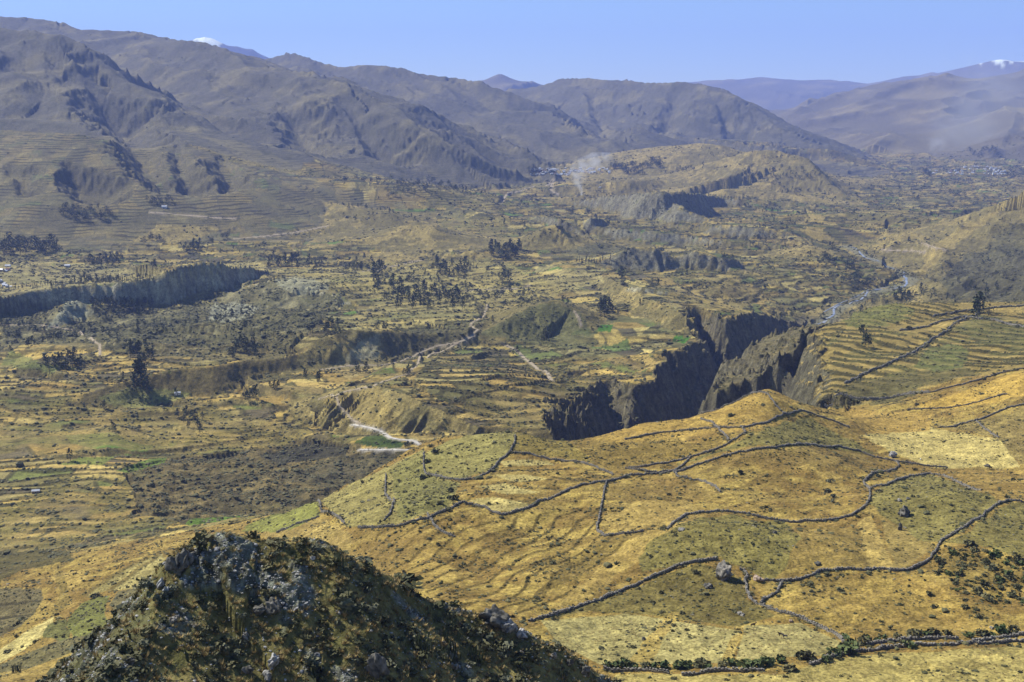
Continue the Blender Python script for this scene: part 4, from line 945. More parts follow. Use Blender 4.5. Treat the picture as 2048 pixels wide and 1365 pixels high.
# ================================================================== plants, walls, rocks, houses, animals
def mat_leaf(name, c1, c2, scale=.6):
    m, nt, b = new_mat(name); lk = nt.links.new
    oi = N(nt, 'ShaderNodeObjectInfo'); geo = N(nt, 'ShaderNodeNewGeometry')
    nz = N(nt, 'ShaderNodeTexNoise'); nz.inputs['Scale'].default_value = scale; nz.inputs['Detail'].default_value = 3; lk(geo.outputs['Position'], nz.inputs['Vector'])
    ad = N(nt, 'ShaderNodeMath', operation='ADD'); lk(nz.outputs[0], ad.inputs[0])
    sb_ = N(nt, 'ShaderNodeMath', operation='MULTIPLY_ADD'); lk(oi.outputs['Random'], sb_.inputs[0]); sb_.inputs[1].default_value = .5; sb_.inputs[2].default_value = -.25
    lk(sb_.outputs[0], ad.inputs[1])
    mr = N(nt, 'ShaderNodeMapRange'); mr.inputs[1].default_value = .3; mr.inputs[2].default_value = .75; lk(ad.outputs[0], mr.inputs[0])
    mx = N(nt, 'ShaderNodeMix', data_type='RGBA'); lk(mr.outputs[0], mx.inputs['Factor']); mx.inputs[6].default_value = (*c1, 1); mx.inputs[7].default_value = (*c2, 1)
    lk(mx.outputs[2], b.inputs['Base Color']); b.inputs['Roughness'].default_value = .75; b.inputs['Specular IOR Level'].default_value = .15
    return m
M_TREE = mat_leaf('eucalyptus_leaves', (.030, .042, .018), (.062, .075, .032))
M_PINE = mat_leaf('dark_leaves', (.022, .034, .016), (.045, .058, .026))
M_BARK = simple_mat('bark', (.10, .085, .06), (.19, .165, .12), 2)
M_BUSH = mat_leaf('bush_leaves', (.050, .053, .022), (.125, .115, .050), 2)
M_BUSHG = mat_leaf('green_bush_leaves', (.05, .072, .022), (.115, .135, .045), 2)
M_BUSHY = mat_leaf('grey_bush_leaves', (.085, .092, .055), (.16, .155, .09), 2)
M_STRAW = mat_leaf('dry_grass', (.26, .19, .075), (.42, .32, .14), 2)
M_CACT = simple_mat('cactus_skin', (.030, .042, .020), (.065, .075, .035), 3, rough=.6)
M_STONE = simple_mat('field_stone', (.085, .077, .062), (.33, .305, .255), 2.6, bump=.5)
M_STONER = simple_mat('reddish_stone', (.16, .12, .09), (.34, .27, .20), 1.6, bump=.5)
M_ROCK = simple_mat('lichen_rock', (.11, .108, .095), (.42, .41, .385), 1.3, bump=.8, bdist=.15)
M_ROCKD = simple_mat('dark_outcrop', (.05, .048, .038), (.17, .16, .135), 1.1, bump=.8, bdist=.15)
M_ROCKB = simple_mat('weathered_rock', (.085, .077, .062), (.26, .24, .20), .9, bump=.9, bdist=.3)
M_ROCKP = simple_mat('pinkish_rock', (.26, .18, .12), (.42, .34, .26), 1.3, bump=.6, bdist=.15)
M_PLASTER = simple_mat('whitewash', (.48, .46, .42), (.66, .65, .62), .2)
M_ADOBE = simple_mat('adobe', (.26, .19, .12), (.36, .28, .19), .3)
M_TIN = simple_mat('tin_roof', (.34, .36, .39), (.52, .54, .56), .15, rough=.45, spec=.4)
M_TILE = simple_mat('brown_roof', (.18, .10, .07), (.28, .17, .12), .3)
M_HIDE = simple_mat('dark_hide', (.035, .026, .02), (.075, .055, .04), 5)
M_HIDEG = simple_mat('grey_hide', (.11, .10, .09), (.19, .17, .15), 5)
M_HIDEW = simple_mat('pale_hide', (.50, .47, .42), (.68, .65, .58), 5)

def mesh_from(name, V, F, mats, mi=None, smooth=False):
    me = bpy.data.meshes.new(name); me.from_pydata([tuple(map(float, v)) for v in V], [], [tuple(map(int, f)) for f in F])
    for m in mats: me.materials.append(m)
    if mi is not None: me.polygons.foreach_set('material_index', np.array(mi, np.int32))
    if smooth: me.polygons.foreach_set('use_smooth', np.ones(len(F), bool))
    me.update(); return me

def leaf_cloud(r, blobs, per, size, V, F):
    """small crossed leaf clumps spread through a set of ellipsoids"""
    for (c, rad) in blobs:
        for _ in range(per):
            d = r.normal(size=3); d /= np.linalg.norm(d); rr = (.55 + .5 * r.random())
            p = np.array(c) + d * np.array(rad) * rr
            a = r.normal(size=3); a /= np.linalg.norm(a); a[2] *= .6; b = np.cross(a, r.normal(size=3)); b /= np.linalg.norm(b) + 1e-6
            s = size * (.6 + .8 * r.random()); k = len(V)
            V += [p - a * s - b * s * .4, p + a * s * .2 - b * s * .7, p + a * s + b * s * .2, p - a * s * .1 + b * s * .8]
            F.append((k, k + 1, k + 2, k + 3))
def limb(V, F, p0, p1, r0, r1, n=5):
    p0 = np.array(p0, float); p1 = np.array(p1, float); d = p1 - p0; d /= np.linalg.norm(d)
    a = np.cross(d, (0.3, .9, .1)); a /= np.linalg.norm(a); b = np.cross(d, a); k = len(V)
    for p, r in ((p0, r0), (p1, r1)):
        for i in range(n):
            t = 2 * math.pi * i / n; V.append(p + (a * math.cos(t) + b * math.sin(t)) * r)
    for i in range(n): F.append((k + i, k + (i + 1) % n, k + n + (i + 1) % n, k + n + i))
    F.append(tuple(range(k + n, k + 2 * n)))
def tree_parts(seed, h=20, kind='tall'):
    r = np.random.default_rng(seed); V, F = [], []
    lean = r.normal(size=2) * .02 * h
    top = np.array([lean[0], lean[1], h * .95])
    n = 6; pts = [np.array([lean[0] * t * t + r.normal() * .1, lean[1] * t * t + r.normal() * .1, h * .93 * t]) for t in np.linspace(0, 1, n)]
    r0 = h * .020
    for i in range(n - 1): limb(V, F, pts[i], pts[i + 1], r0 * (1 - i / n), r0 * (1 - (i + 1) / n))
    blobs = []
    nb_ = {'tall': 9, 'round': 9, 'poplar': 6}[kind]
    for i in range(nb_):
        t = (.28 if kind != 'poplar' else .15) + (.66 if kind != 'poplar' else .8) * (i + .4 * r.random()) / nb_
        w = {'tall': .15 * math.sin(math.pi * min(1, t * .85 + .18)) + .045, 'round': .26 * math.sin(math.pi * t) + .05, 'poplar': .07 * (1.15 - t)}[kind] * h
        a = r.random() * 6.28; off = w * (.75 if kind != 'poplar' else .2) * (.5 + r.random())
        c = np.array([lean[0] * t * t + math.cos(a) * off, lean[1] * t * t + math.sin(a) * off, h * t])
        base = np.array([lean[0] * t * t * .7, lean[1] * t * t * .7, max(.5, h * (t - .10))])
        limb(V, F, base, c, r0 * .4, r0 * .12, 3)
        blobs.append((c, (w * .85, w * .85, w * (1.15 if kind != 'round' else .8))))
    VL, FL = [], []
    leaf_cloud(r, blobs, 19 if kind != 'poplar' else 14, h * .05, VL, FL)
    return V, F, VL, FL
def tree_meshes(seed, h, kind, leafm):
    V, F, VL, FL = tree_parts(seed, h, kind)
    both = mesh_from('tree_' + kind, V + VL, list(F) + [tuple(i + len(V) for i in f) for f in FL], [M_BARK, leafm], [0] * len(F) + [1] * len(FL))
    return both, mesh_from('trunk', V, F, [M_BARK]), mesh_from('crown', VL, FL, [leafm])
TREES = {'tall': [tree_meshes(300 + i, 20, 'tall', M_TREE) for i in range(6)],
         'round': [tree_meshes(320 + i, 14, 'round', M_PINE) for i in range(4)],
         'poplar': [tree_meshes(340 + i, 16, 'poplar', M_TREE) for i in range(3)]}
TH = {'tall': 20, 'round': 14, 'poplar': 16}

# groves: (x0, y0, x1, y1, count, height in photo px, kind, what it is)
GROVES = [
 (790,585,925,622,30,27,'tall','tall dark eucalyptus in the grove above the brown plowed fields'),
 (778,572,800,582,3,30,'tall','eucalyptus at the left end of the central grove, leaning crown'),
 (978,498,1040,520,22,24,'tall','eucalyptus in the dense grove at the upper centre of the valley'),
 (865,532,935,556,14,24,'tall','eucalyptus among the small terraces left of the upper centre grove'),
 (745,545,765,575,5,28,'tall','eucalyptus in the little clump left of the central grove'),
 (692,512,745,548,12,16,'tall','slender eucalyptus in the row beside the straight field track'),
 (1150,520,1225,532,24,14,'poplar','slim poplar in the long row below the dark burnt slope'),
 (1200,612,1225,640,9,26,'tall','eucalyptus in the clump right of the dark scrub mound'),
 (1004,560,1016,568,3,26,'tall','eucalyptus standing alone beside the small curved terraces'),
 (535,515,600,540,20,18,'tall','eucalyptus in the grove right of the long earth cliff'),
 (612,518,645,545,8,15,'tall','eucalyptus in the thin row uphill of the landslide'),
 (178,520,246,535,24,16,'tall','eucalyptus in the block planted on the left plain'),
 (0,488,52,514,14,24,'round','bushy dark tree at the left edge of the plain'),
 (64,492,116,514,12,24,'round','bushy dark tree in the second clump from the left edge'),
 (367,492,404,508,12,17,'tall','eucalyptus in the small wood between the striped fields'),
 (288,474,330,490,8,15,'round','rounded tree on the terraces behind the small wood'),
 (440,470,460,480,3,14,'round','rounded tree beside the light track on the left plain'),
 (14,570,130,580,22,12,'poplar','poplar in the row on top of the left end of the earth cliff'),
 (145,556,308,568,40,13,'poplar','poplar in the long row behind the golden cliff top'),
 (181,606,308,635,34,19,'tall','eucalyptus in the dark wood at the foot of the earth cliff'),
 (257,700,308,735,13,24,'tall','eucalyptus in the grove below the landslide scrub'),
 (458,690,516,717,15,24,'tall','eucalyptus in the grove at the right end of the landslide'),
 (92,718,164,748,14,22,'tall','eucalyptus in the dark grove near the left terraces'),
 (267,760,297,796,5,46,'tall','very tall eucalyptus in the cluster over the golden fields on the left'),
 (355,835,410,871,9,26,'tall','eucalyptus in the cluster low on the left fields'),
 (492,778,513,806,4,30,'tall','eucalyptus by the terraced fields left of the gullied slope'),
 (606,754,614,760,2,22,'tall','young eucalyptus beside the road at the gullied slope'),
 (634,762,640,768,2,24,'tall','young eucalyptus by the bend of the pale road'),
 (203,815,209,820,1,22,'tall','lone eucalyptus among golden fields on the left'),
 (222,862,232,867,2,20,'tall','eucalyptus pair on the lower left fields'),
 (135,922,142,926,1,26,'tall','lone conical tree beside the grey oval field'),
 (650,648,683,676,9,22,'tall','eucalyptus on the bank left of the big plowed bench'),
 (540,770,560,780,4,22,'tall','eucalyptus clump left of the road to the gullied slope'),
 (770,700,790,740,3,20,'tall','eucalyptus on the dark slope under the bench'),
 (806,746,822,756,4,20,'tall','eucalyptus at the meeting of the two pale tracks'),
 (856,660,862,666,2,18,'tall','eucalyptus on the rim of the plowed bench'),
 (805,893,818,899,2,16,'tall','tree pair beside the white stream bed'),
 (1642,514,1660,526,5,16,'round','rounded tree by the river terraces'),
 (1683,522,1717,572,12,18,'round','rounded tree on the flat beside the river bend'),
 (1707,560,1748,576,9,18,'round','rounded tree in the group below the river bend'),
 (1778,556,1792,572,3,16,'round','rounded tree on the right bank of the river'),
 (1788,590,1820,607,12,20,'tall','eucalyptus in the clump behind the terraced shoulder on the right'),
 (1724,672,1738,698,3,40,'tall','tall eucalyptus standing alone on the right terraces'),
 (1949,612,1960,640,2,44,'tall','slim eucalyptus on the skyline of the right terraces'),
 (1764,598,1770,606,1,14,'round','dark rounded bush tree on the rim of the right terraces'),
 (1975,620,1985,632,1,16,'round','broad bush tree right of the slim eucalyptus'),
 (1221,332,1285,350,30,14,'round','dark rounded tree in the wood right of the far village'),
 (1285,326,1323,342,12,15,'round','large rounded tree between the far wood and the hill'),
 (1056,338,1078,352,8,11,'round','dark tree at the left end of the far village'),
 (1100,330,1150,352,9,9,'round','dark tree among the white houses of the far village'),
 (1350,338,1390,345,8,8,'round','dark tree on the far terrace right of the wood'),
 (772,362,920,396,40,11,'round','dark bushy tree scattered on the slope left of the winding tracks'),
 (294,402,338,413,10,14,'round','dark tree by the white farmhouse on the left plain'),
 (120,415,222,444,26,15,'round','dark tree on the shady bank of the left plain'),
 (1530,340,1640,362,22,9,'round','dark tree at the foot of the low hills on the right'),
 (1500,350,1560,372,14,9,'round','dark tree on the terraces beneath the low hills'),
 (1895,388,1930,396,5,12,'round','dark tree below the village on the right'),
 (1826,398,1840,404,3,12,'round','dark tree at the edge of the right terraces, below the village'),
 (1866,414,1872,420,1,13,'round','lone dark tree in the fields under the right slope'),
 (2015,340,2060,358,12,13,'round','dark tree at the right edge beside the village'),
 (1843,345,1862,356,8,11,'round','dark tree left of the right hand village'),
 (1936,300,1997,318,14,11,'round','dark tree on the hazy slope above the right hand village'),
 (1240,552,1246,562,2,28,'tall','eucalyptus at the upper end of the dark diagonal bank'),
 (1570,378,1660,384,8,8,'round','dark tree on the level ground before the dark low hill'),
 (1040,450,1050,458,2,14,'tall','tree left of the pointed sandy hill'),
 (1440,512,1466,522,4,16,'round','tree behind the dark crag in the valley'),
]
def screen_h(p): # metres per photo pixel at that point
    return (Vector(p) - cam.location).length / FPX
cands = []
for gi, (x0, y0, x1, y1, n, hp, kind, txt) in enumerate(GROVES):
    r = random.Random(500 + gi)
    for k in range(n):
        a = (k + r.random()) / n
        px = x0 + (x1 - x0) * a; py = y0 + (y1 - y0) * r.random()
        p = hit(px, py, 880)
        hm_ = hp * screen_h(p) * r.uniform(.62, 1.12)
        hm_ = min(hm_, 34)
        cands.append((hm_ / screen_h(p), p, hm_, kind, txt, r.random() * 6.28, gi))
cands.sort(key=lambda c: -c[0])
def place_tree(c, i):
    sz, p, hm_, kind, txt, rot, gi = c
    both, tr, cr = TREES[kind][i % len(TREES[kind])]
    s = hm_ / TH[kind]; w = s * random.uniform(.85, 1.25)
    nm = {'tall': 'eucalyptus_tree', 'round': 'bushy_tree', 'poplar': 'poplar_tree'}[kind]
    nall = GROVES[gi][4]
    grp = None if nall == 1 else 'trees: ' + txt
    if sz > 19:
        o = add(nm, None, txt, 'tree', grp); o.location = p - Vector((0, 0, .3)); o.rotation_euler = (0, 0, rot); o.scale = (w, w, s)
        add('trunk', tr, parent=o); add('crown', cr, parent=o)
    else:
        o = add(nm, both, txt, 'tree', grp); o.location = p - Vector((0, 0, .3)); o.rotation_euler = (0, 0, rot); o.scale = (w, w, s)
NTREE = 590
cnt = {}
rest = []
for i, c in enumerate(cands):
    k = c[3]; cnt[k] = cnt.get(k, 0) + 1
    if cnt[k] <= 290: place_tree(c, i)
    else: rest.append(c)
print('trees', cnt, 'rest', len(rest))

# ------------------------------------------------------------------ scattering of what nobody could count
area = (np.gradient(Ds)[:, None] * (Us[1] - Us[0]) * Ds[:, None]).astype(np.float32) * np.ones((1, NU), np.float32)
def sample(W, n, seed):
    r = np.random.default_rng(seed); w = (W * area).ravel(); cs = np.cumsum(w, dtype=np.float64)
    k = np.searchsorted(cs, r.random(n) * cs[-1]); i, j = np.unravel_index(np.clip(k, 0, W.size - 1), W.shape)
    i = np.clip(i, 0, ND - 2); j = np.clip(j, 0, NU - 2); a = r.random(n); b = r.random(n)
    y = Ds[i] + a * (Ds[i + 1] - Ds[i]); x = y * (Us[j] + b * (Us[j + 1] - Us[j]))
    return x, y, gz(x, y)
def scatter(name, label, pts, scales, meshes, seed=1, flat=.8, kind='stuff'):
    """one object: points carrying instances of a few plants"""
    n = len(pts); me = bpy.data.meshes.new(name); me.vertices.add(n); me.vertices.foreach_set('co', np.asarray(pts, np.float32).ravel())
    sa = me.attributes.new('psize', 'FLOAT', 'POINT'); sa.data.foreach_set('value', np.asarray(scales, np.float32))
    o = add(name, me, label, kind=kind)
    col = bpy.data.collections.new(name + '_forms')
    for m_ in meshes:
        so = bpy.data.objects.new(name + '_form', m_); col.objects.link(so)
    ng = bpy.data.node_groups.new(name, 'GeometryNodeTree')
    ng.interface.new_socket('Geometry', in_out='INPUT', socket_type='NodeSocketGeometry'); ng.interface.new_socket('Geometry', in_out='OUTPUT', socket_type='NodeSocketGeometry')
    gi_ = ng.nodes.new('NodeGroupInput'); go = ng.nodes.new('NodeGroupOutput'); ip = ng.nodes.new('GeometryNodeInstanceOnPoints')
    ci = ng.nodes.new('GeometryNodeCollectionInfo'); ci.inputs[0].default_value = col; ci.inputs['Separate Children'].default_value = True; ci.inputs['Reset Children'].default_value = True
    ip.inputs['Pick Instance'].default_value = True
    na = ng.nodes.new('GeometryNodeInputNamedAttribute'); na.data_type = 'FLOAT'; na.inputs[0].default_value = 'psize'
    rv = ng.nodes.new('FunctionNodeRandomValue'); rv.data_type = 'FLOAT_VECTOR'; rv.inputs[0].default_value = (-.15, -.15, 0); rv.inputs[1].default_value = (.15, .15, 6.283); rv.inputs['Seed'].default_value = seed
    rs = ng.nodes.new('FunctionNodeRandomValue'); rs.data_type = 'FLOAT_VECTOR'; rs.inputs[0].default_value = (.75, .75, flat * .7); rs.inputs[1].default_value = (1.3, 1.3, flat * 1.3); rs.inputs['Seed'].default_value = seed + 5
    vs = ng.nodes.new('ShaderNodeVectorMath'); vs.operation = 'SCALE'
    L_ = ng.links.new
    L_(gi_.outputs[0], ip.inputs['Points']); L_(ci.outputs[0], ip.inputs['Instance']); L_(rv.outputs[0], ip.inputs['Rotation'])
    L_(rs.outputs[0], vs.inputs[0]); L_(na.outputs['Attribute'], vs.inputs['Scale']); L_(vs.outputs[0], ip.inputs['Scale']); L_(ip.outputs[0], go.inputs[0])
    md = o.modifiers.new('forms', 'NODES'); md.node_group = ng
    return o
def bush_mesh(seed, mat, n=60, size=.22, tall=.8):
    r = np.random.default_rng(seed); V, F = [], []
    blobs = [((r.normal() * .22, r.normal() * .22, .38 * tall + r.random() * .2), (.5, .5, .42 * tall)) for _ in range(3)]
    leaf_cloud(r, blobs, n // 3, size, V, F)
    k = len(V)                                   # dark twiggy core
    for i in range(6): V.append((.36 * math.cos(i), .36 * math.sin(i), .15))
    V.append((0, 0, .62 * tall)); 
    for i in range(6): F.append((k + i, k + (i + 1) % 6, k + 6))
    return mesh_from('bush', V, F, [mat])
def blob_mesh(seed, mat, flat=.7):
    r = np.random.default_rng(seed); bm = bmesh.new(); bmesh.ops.create_icosphere(bm, subdivisions=1, radius=.55)
    for v in bm.verts: v.co *= r.uniform(.65, 1.25); v.co.z = v.co.z * flat + .3
    me = bpy.data.meshes.new('bush'); bm.to_mesh(me); bm.free(); me.materials.append(mat); return me
def tuft_mesh(seed, mat, n=26):
    r = np.random.default_rng(seed); V, F = [], []
    for i in range(n):
        a = r.random() * 6.28; l = r.uniform(.4, 1.0); o = r.uniform(0, .3); h = r.uniform(.4, .9); w = .07
        c, s = math.cos(a), math.sin(a); k = len(V)
        V += [(o * c - w * s, o * s + w * c, 0), (o * c + w * s, o * s - w * c, 0), ((o + l * .6) * c, (o + l * .6) * s, h)]
        F.append((k, k + 1, k + 2))
    return mesh_from('tuft', V, F, [mat])
def rock_mesh(seed, mat, sub=2, rough=.35, sq=.7, name='rock'):
    r = np.random.default_rng(seed); bm = bmesh.new(); bmesh.ops.create_icosphere(bm, subdivisions=sub, radius=.5)
    dirs = [r.normal(size=3) for _ in range(9)]; dirs = [Vector(d / np.linalg.norm(d)) for d in dirs]; cut = [r.uniform(.28, .45) for _ in dirs]
    ph = r.random() * 100
    for v in bm.verts:
        for d, c in zip(dirs, cut):
            t = v.co.dot(d)
            if t > c: v.co -= d * (t - c)
        q = v.co * 4
        k = 1 + rough * float(noise(np.float32(q.x + ph), np.float32(q.y + q.z * .7), seed % 50)) 
        v.co *= k; v.co.z *= sq
    me = bpy.data.meshes.new(name); bm.to_mesh(me); bm.free(); me.materials.append(mat); return me
B_DARK = [bush_mesh(400 + i, M_BUSH) for i in range(4)]; B_GREEN = [bush_mesh(410 + i, M_BUSHG) for i in range(3)]; B_GREY = [bush_mesh(420 + i, M_BUSHY, 45) for i in range(3)]
BL_DARK = [blob_mesh(430 + i, M_BUSH) for i in range(4)]; TUFT = [tuft_mesh(440 + i, M_STRAW) for i in range(4)]
STN = [rock_mesh(450 + i, M_ROCK, 1) for i in range(4)]; STF = [rock_mesh(460 + i, M_STONE, 1) for i in range(4)]
rr = np.random.default_rng(9)
km = (LAB == KNOLL) & (Y > 125) & (Y < 230)
x, y, z = sample(km * (1 - .65 * kr2) * (.35 + sstep(-.1, .4, n_sm + n_mid)), 3300, 31)
scatter('knoll_scrub', 'dark dense scrub covering the knoll', np.stack([x, y, z - .15], 1), rr.lognormal(.10, .42, len(x)) * 1.0, B_DARK + B_GREY[:2], 3)
x, y, z = sample(km * (1 - .7 * kr2), 9500, 32)
scatter('knoll_grass', 'dry bunch grass between the knoll bushes', np.stack([x, y, z - .05], 1), rr.uniform(.5, 1.15, len(x)), TUFT, 4)
x, y, z = sample(km * (kr2 + .10), 15000, 33)
scatter('knoll_stones', 'loose pale stones on the rocky knoll', np.stack([x, y, z], 1), rr.lognormal(-1.2, .5, len(x)), STN, 5)
# near fields
nh = NH & (Y > 240) & (Y < 860) & ~RT | (LAB == HILLSIDE) & (Y < 860) & (Y > 240)
dens = np.zeros_like(H) + .03
olive = ((C[..., 0] < .20) & (C[..., 1] > .08)).astype(np.float32)
dens += olive * .45 + sstep(.15, .5, n_str + .3 * n_mid) * .45 + .5 * sstep(.25, .5, fbm(X / 26, Y / 26, 3, 241)) + RIS * .5
greenp = (C[..., 1] > .13) & (C[..., 0] < .27) & (C[..., 1] > C[..., 0] * .92)
x, y, z = sample(nh * dens * (1 - .8 * greenp), 42000, 34)
scatter('hillside_scrub', 'small dark shrubs dotted over the near fields', np.stack([x, y, z - .1], 1), rr.lognormal(-.6, .5, len(x)), BL_DARK + B_DARK[:2], 6, .7)
x, y, z = sample(nh * (.3 + sstep(-.2, .5, n_mid)) * (1 - .7 * olive), 36000, 35)
scatter('hillside_grass', 'tufts of dry golden grass on the near fields', np.stack([x, y, z - .05], 1), rr.uniform(.3, .75, len(x)), TUFT, 7, .6)
x, y, z = sample(nh * (.2 + olive), 3200, 36)
scatter('hillside_stones', 'loose pale stones on the near fields', np.stack([x, y, z], 1), rr.lognormal(-.95, .5, len(x)), STF, 8)
SB = [((1890,1095),(2048,1120),(2048,1190),(1980,1240),(1880,1180),(1850,1130))]
bz = inpoly([(1850,1110),(1890,1095),(2100,1120),(2100,1200),(1990,1215),(1880,1170)], 300, 520)
x, y, z = sample(bz.astype(np.float32), 230, 37)
scatter('thorn_scrub', 'green and dark thorn scrub right of the long field wall', np.stack([x, y, z - .1], 1), rr.lognormal(.02, .4, len(x)), B_GREEN[:1] + B_DARK, 9, .8)
x, y, z = sample((rt & (Y > 850)) * (.05 + RIS * 1.6), 8500, 38)
scatter('terrace_scrub', 'bushes along the banks of the right hand terraces', np.stack([x, y, z - .2], 1), rr.lognormal(.15, .4, len(x)), BL_DARK, 10, .65)
# valley
bank = np.maximum(RIS, SCARP)
W = (Y > 690) * (Y < 2600) * (LAB != HILLSIDE) * (.008 + 1.1 * bank + .25 * wild * sstep(0, .4, n_mid) + .25 * sstep(.25, .5, fbm(X / 90, Y / 70, 3, 243)) + 1.0 * scr * sstep(-.2, .3, n_mid) + .7 * crat * sstep(-.2, .3, n_sm) + .2 * (LAB == CANYON) + .15 * (LAB == SLOPE))
x, y, z = sample(W / np.maximum(Y, 1) ** .8, 85000, 39)
scatter('valley_scrub', 'dark bushes along terrace banks across the valley', np.stack([x, y, z - .3], 1), rr.lognormal(.62, .42, len(x)) * (y / 1500) ** .4, BL_DARK, 11, .7)
W = (Y >= 2600) * (Y < 7500) * (LAB != MOUNT) * (.03 + .5 * bank + .6 * wild * sstep(.1, .5, n_mid) + .35 * sstep(.2, .5, fbm(X / 160, Y / 120, 3, 242))) + (LAB == MOUNT) * (Y < 7500) * sstep(.1, .6, n_mid) * .05
x, y, z = sample(W / np.maximum(Y, 1) ** 1.3, 36000, 40)
scatter('far_scrub', 'bushes dotting the far valley floor and mountain foot', np.stack([x, y, z - .4], 1), rr.lognormal(1.25, .42, len(x)) * (y / 4000) ** .6, BL_DARK, 12, .7)
# remaining and scattered far trees as one stand
x, y, z = sample((Y > 1300) * (Y < 7500) * ((LAB == VALLEY) | (LAB == SLOPE)) * sstep(.15, .5, fbm(X / 300, Y / 300, 3, 501)) * (slope1 < .6) / np.maximum(Y, 1) ** 1.2, 1700, 41)
pts = [(a, b, c) for a, b, c in zip(x, y, z)] + [tuple(c[1]) for c in rest]
scs = list(rr.uniform(.35, .75, len(x))) + [c[2] / 17 for c in rest]
scatter('scattered_trees', 'small dark trees sprinkled over the distant valley', np.array(pts), scs, [TREES['round'][0][0], TREES['round'][1][0], TREES['tall'][0][0], TREES['tall'][1][0]], 13, 1.0)

# ------------------------------------------------------------------ dry stone walls
def world_path(pix, d0=250, d1=900):
    P_ = [hit(a, b, d0, d1) for a, b in pix]; out = [P_[0]]
    for a, b in zip(P_[:-1], P_[1:]):
        L_ = (b - a).length; n = max(1, int(L_ / 1.05))
        for k in range(1, n + 1):
            q = a.lerp(b, k / n); out.append(q)
    # soften corners
    xs = np.array([p.x for p in out]); ys = np.array([p.y for p in out])
    if len(xs) > 9:
        kx = np.ones(5) / 5; xs[2:-2] = np.convolve(xs, kx, 'valid'); ys[2:-2] = np.convolve(ys, kx, 'valid')
    wob = np.arange(len(xs)) * .23
    xs = xs + .5 * noise(wob, wob * 0 + len(xs), 601); ys = ys + .5 * noise(wob, wob * 0 + len(xs) + 5, 602)
    return [ground(a, b) for a, b in zip(xs, ys)]
WALLPTS = []
def stone_wall(pix, label, hgt=1.15, thick=.62, mat=None, d0=250, d1=900, gap=.07):
    path = world_path(pix, d0, d1); r = np.random.default_rng(int(pix[0][0] * 7 + pix[0][1]))
    mat = mat or M_STONE
    V, F = [], []
    n = len(path)
    for i, p in enumerate(path):
        a = path[max(0, i - 1)]; b = path[min(n - 1, i + 1)]; t = Vector((b.x - a.x, b.y - a.y, 0))
        t = t.normalized() if t.length > 1e-4 else Vector((1, 0, 0)); s = Vector((-t.y, t.x, 0)); k = len(V)
        h = hgt * (.62 + .14 * float(noise(np.float32(i * .3), np.float32(n), 603)))
        for sx, zz in ((-.5, -.5), (-.38, h), (.38, h), (.5, -.5)): V.append(p + s * thick * sx * .8 + Vector((0, 0, zz)))
        if i: F += [(k - 4 + j, k - 3 + j, k + 1 + j, k + j) for j in range(3)]
    WALLPTS.extend(path)
    core = mesh_from('field_wall', V, F, [M_ROCKD])
    o = add('field_wall', core, label, 'wall', 'dry stone walls between the fields')
    V, F, = [], []
    cube = [(-1, -1, -1), (1, -1, -1), (1, 1, -1), (-1, 1, -1), (-1, -1, 1), (1, -1, 1), (1, 1, 1), (-1, 1, 1)]
    cf = [(0, 3, 2, 1), (4, 5, 6, 7), (0, 1, 5, 4), (1, 2, 6, 5), (2, 3, 7, 6), (3, 0, 4, 7)]
    for i in range(n - 1):
        p = path[i]; t = path[i + 1] - p; t.z = 0
        if t.length < 1e-4: continue
        t.normalize(); s = Vector((-t.y, t.x, 0))
        tt = .5
        if r.random() < gap: hh = .4
        else: hh = 1
        for c in range(3):
            for side in ((-1, 1) if c < 2 else (0,)):
                for m_ in range(2 if c < 2 else 1):
                    sz = np.array([r.uniform(.25, .42), r.uniform(.2, .3), r.uniform(.17, .27)]) * (hgt / 1.3) * (1.25 if c == 2 else 1)
                    if c == 2 and r.random() < .15 or c and hh < 1: continue
                    ctr = p + t * (m_ * .5 + r.uniform(-.08, .15)) + s * side * thick * .30 + Vector((0, 0, hgt * (.16 + .33 * c) * (1 + .3 * float(noise(np.float32(i * .17), np.float32(n + 9), 604))) + r.uniform(-.08, .12)))
                    ang = r.uniform(-.3, .3); ca, sa_ = math.cos(ang), math.sin(ang); k = len(V)
                    for q in cube:
                        j = r.uniform(.7, 1.05, 3); l = np.array(q) * sz * j
                        l = (l[0] * ca - l[2] * sa_, l[1], l[0] * sa_ + l[2] * ca)
                        V.append(ctr + t * l[0] + s * l[1] + Vector((0, 0, l[2])))
                    F += [tuple(k + e for e in f) for f in cf]
    st = add('stones', mesh_from('stones', V, F, [mat]), kind='stuff', parent=o)
    return o
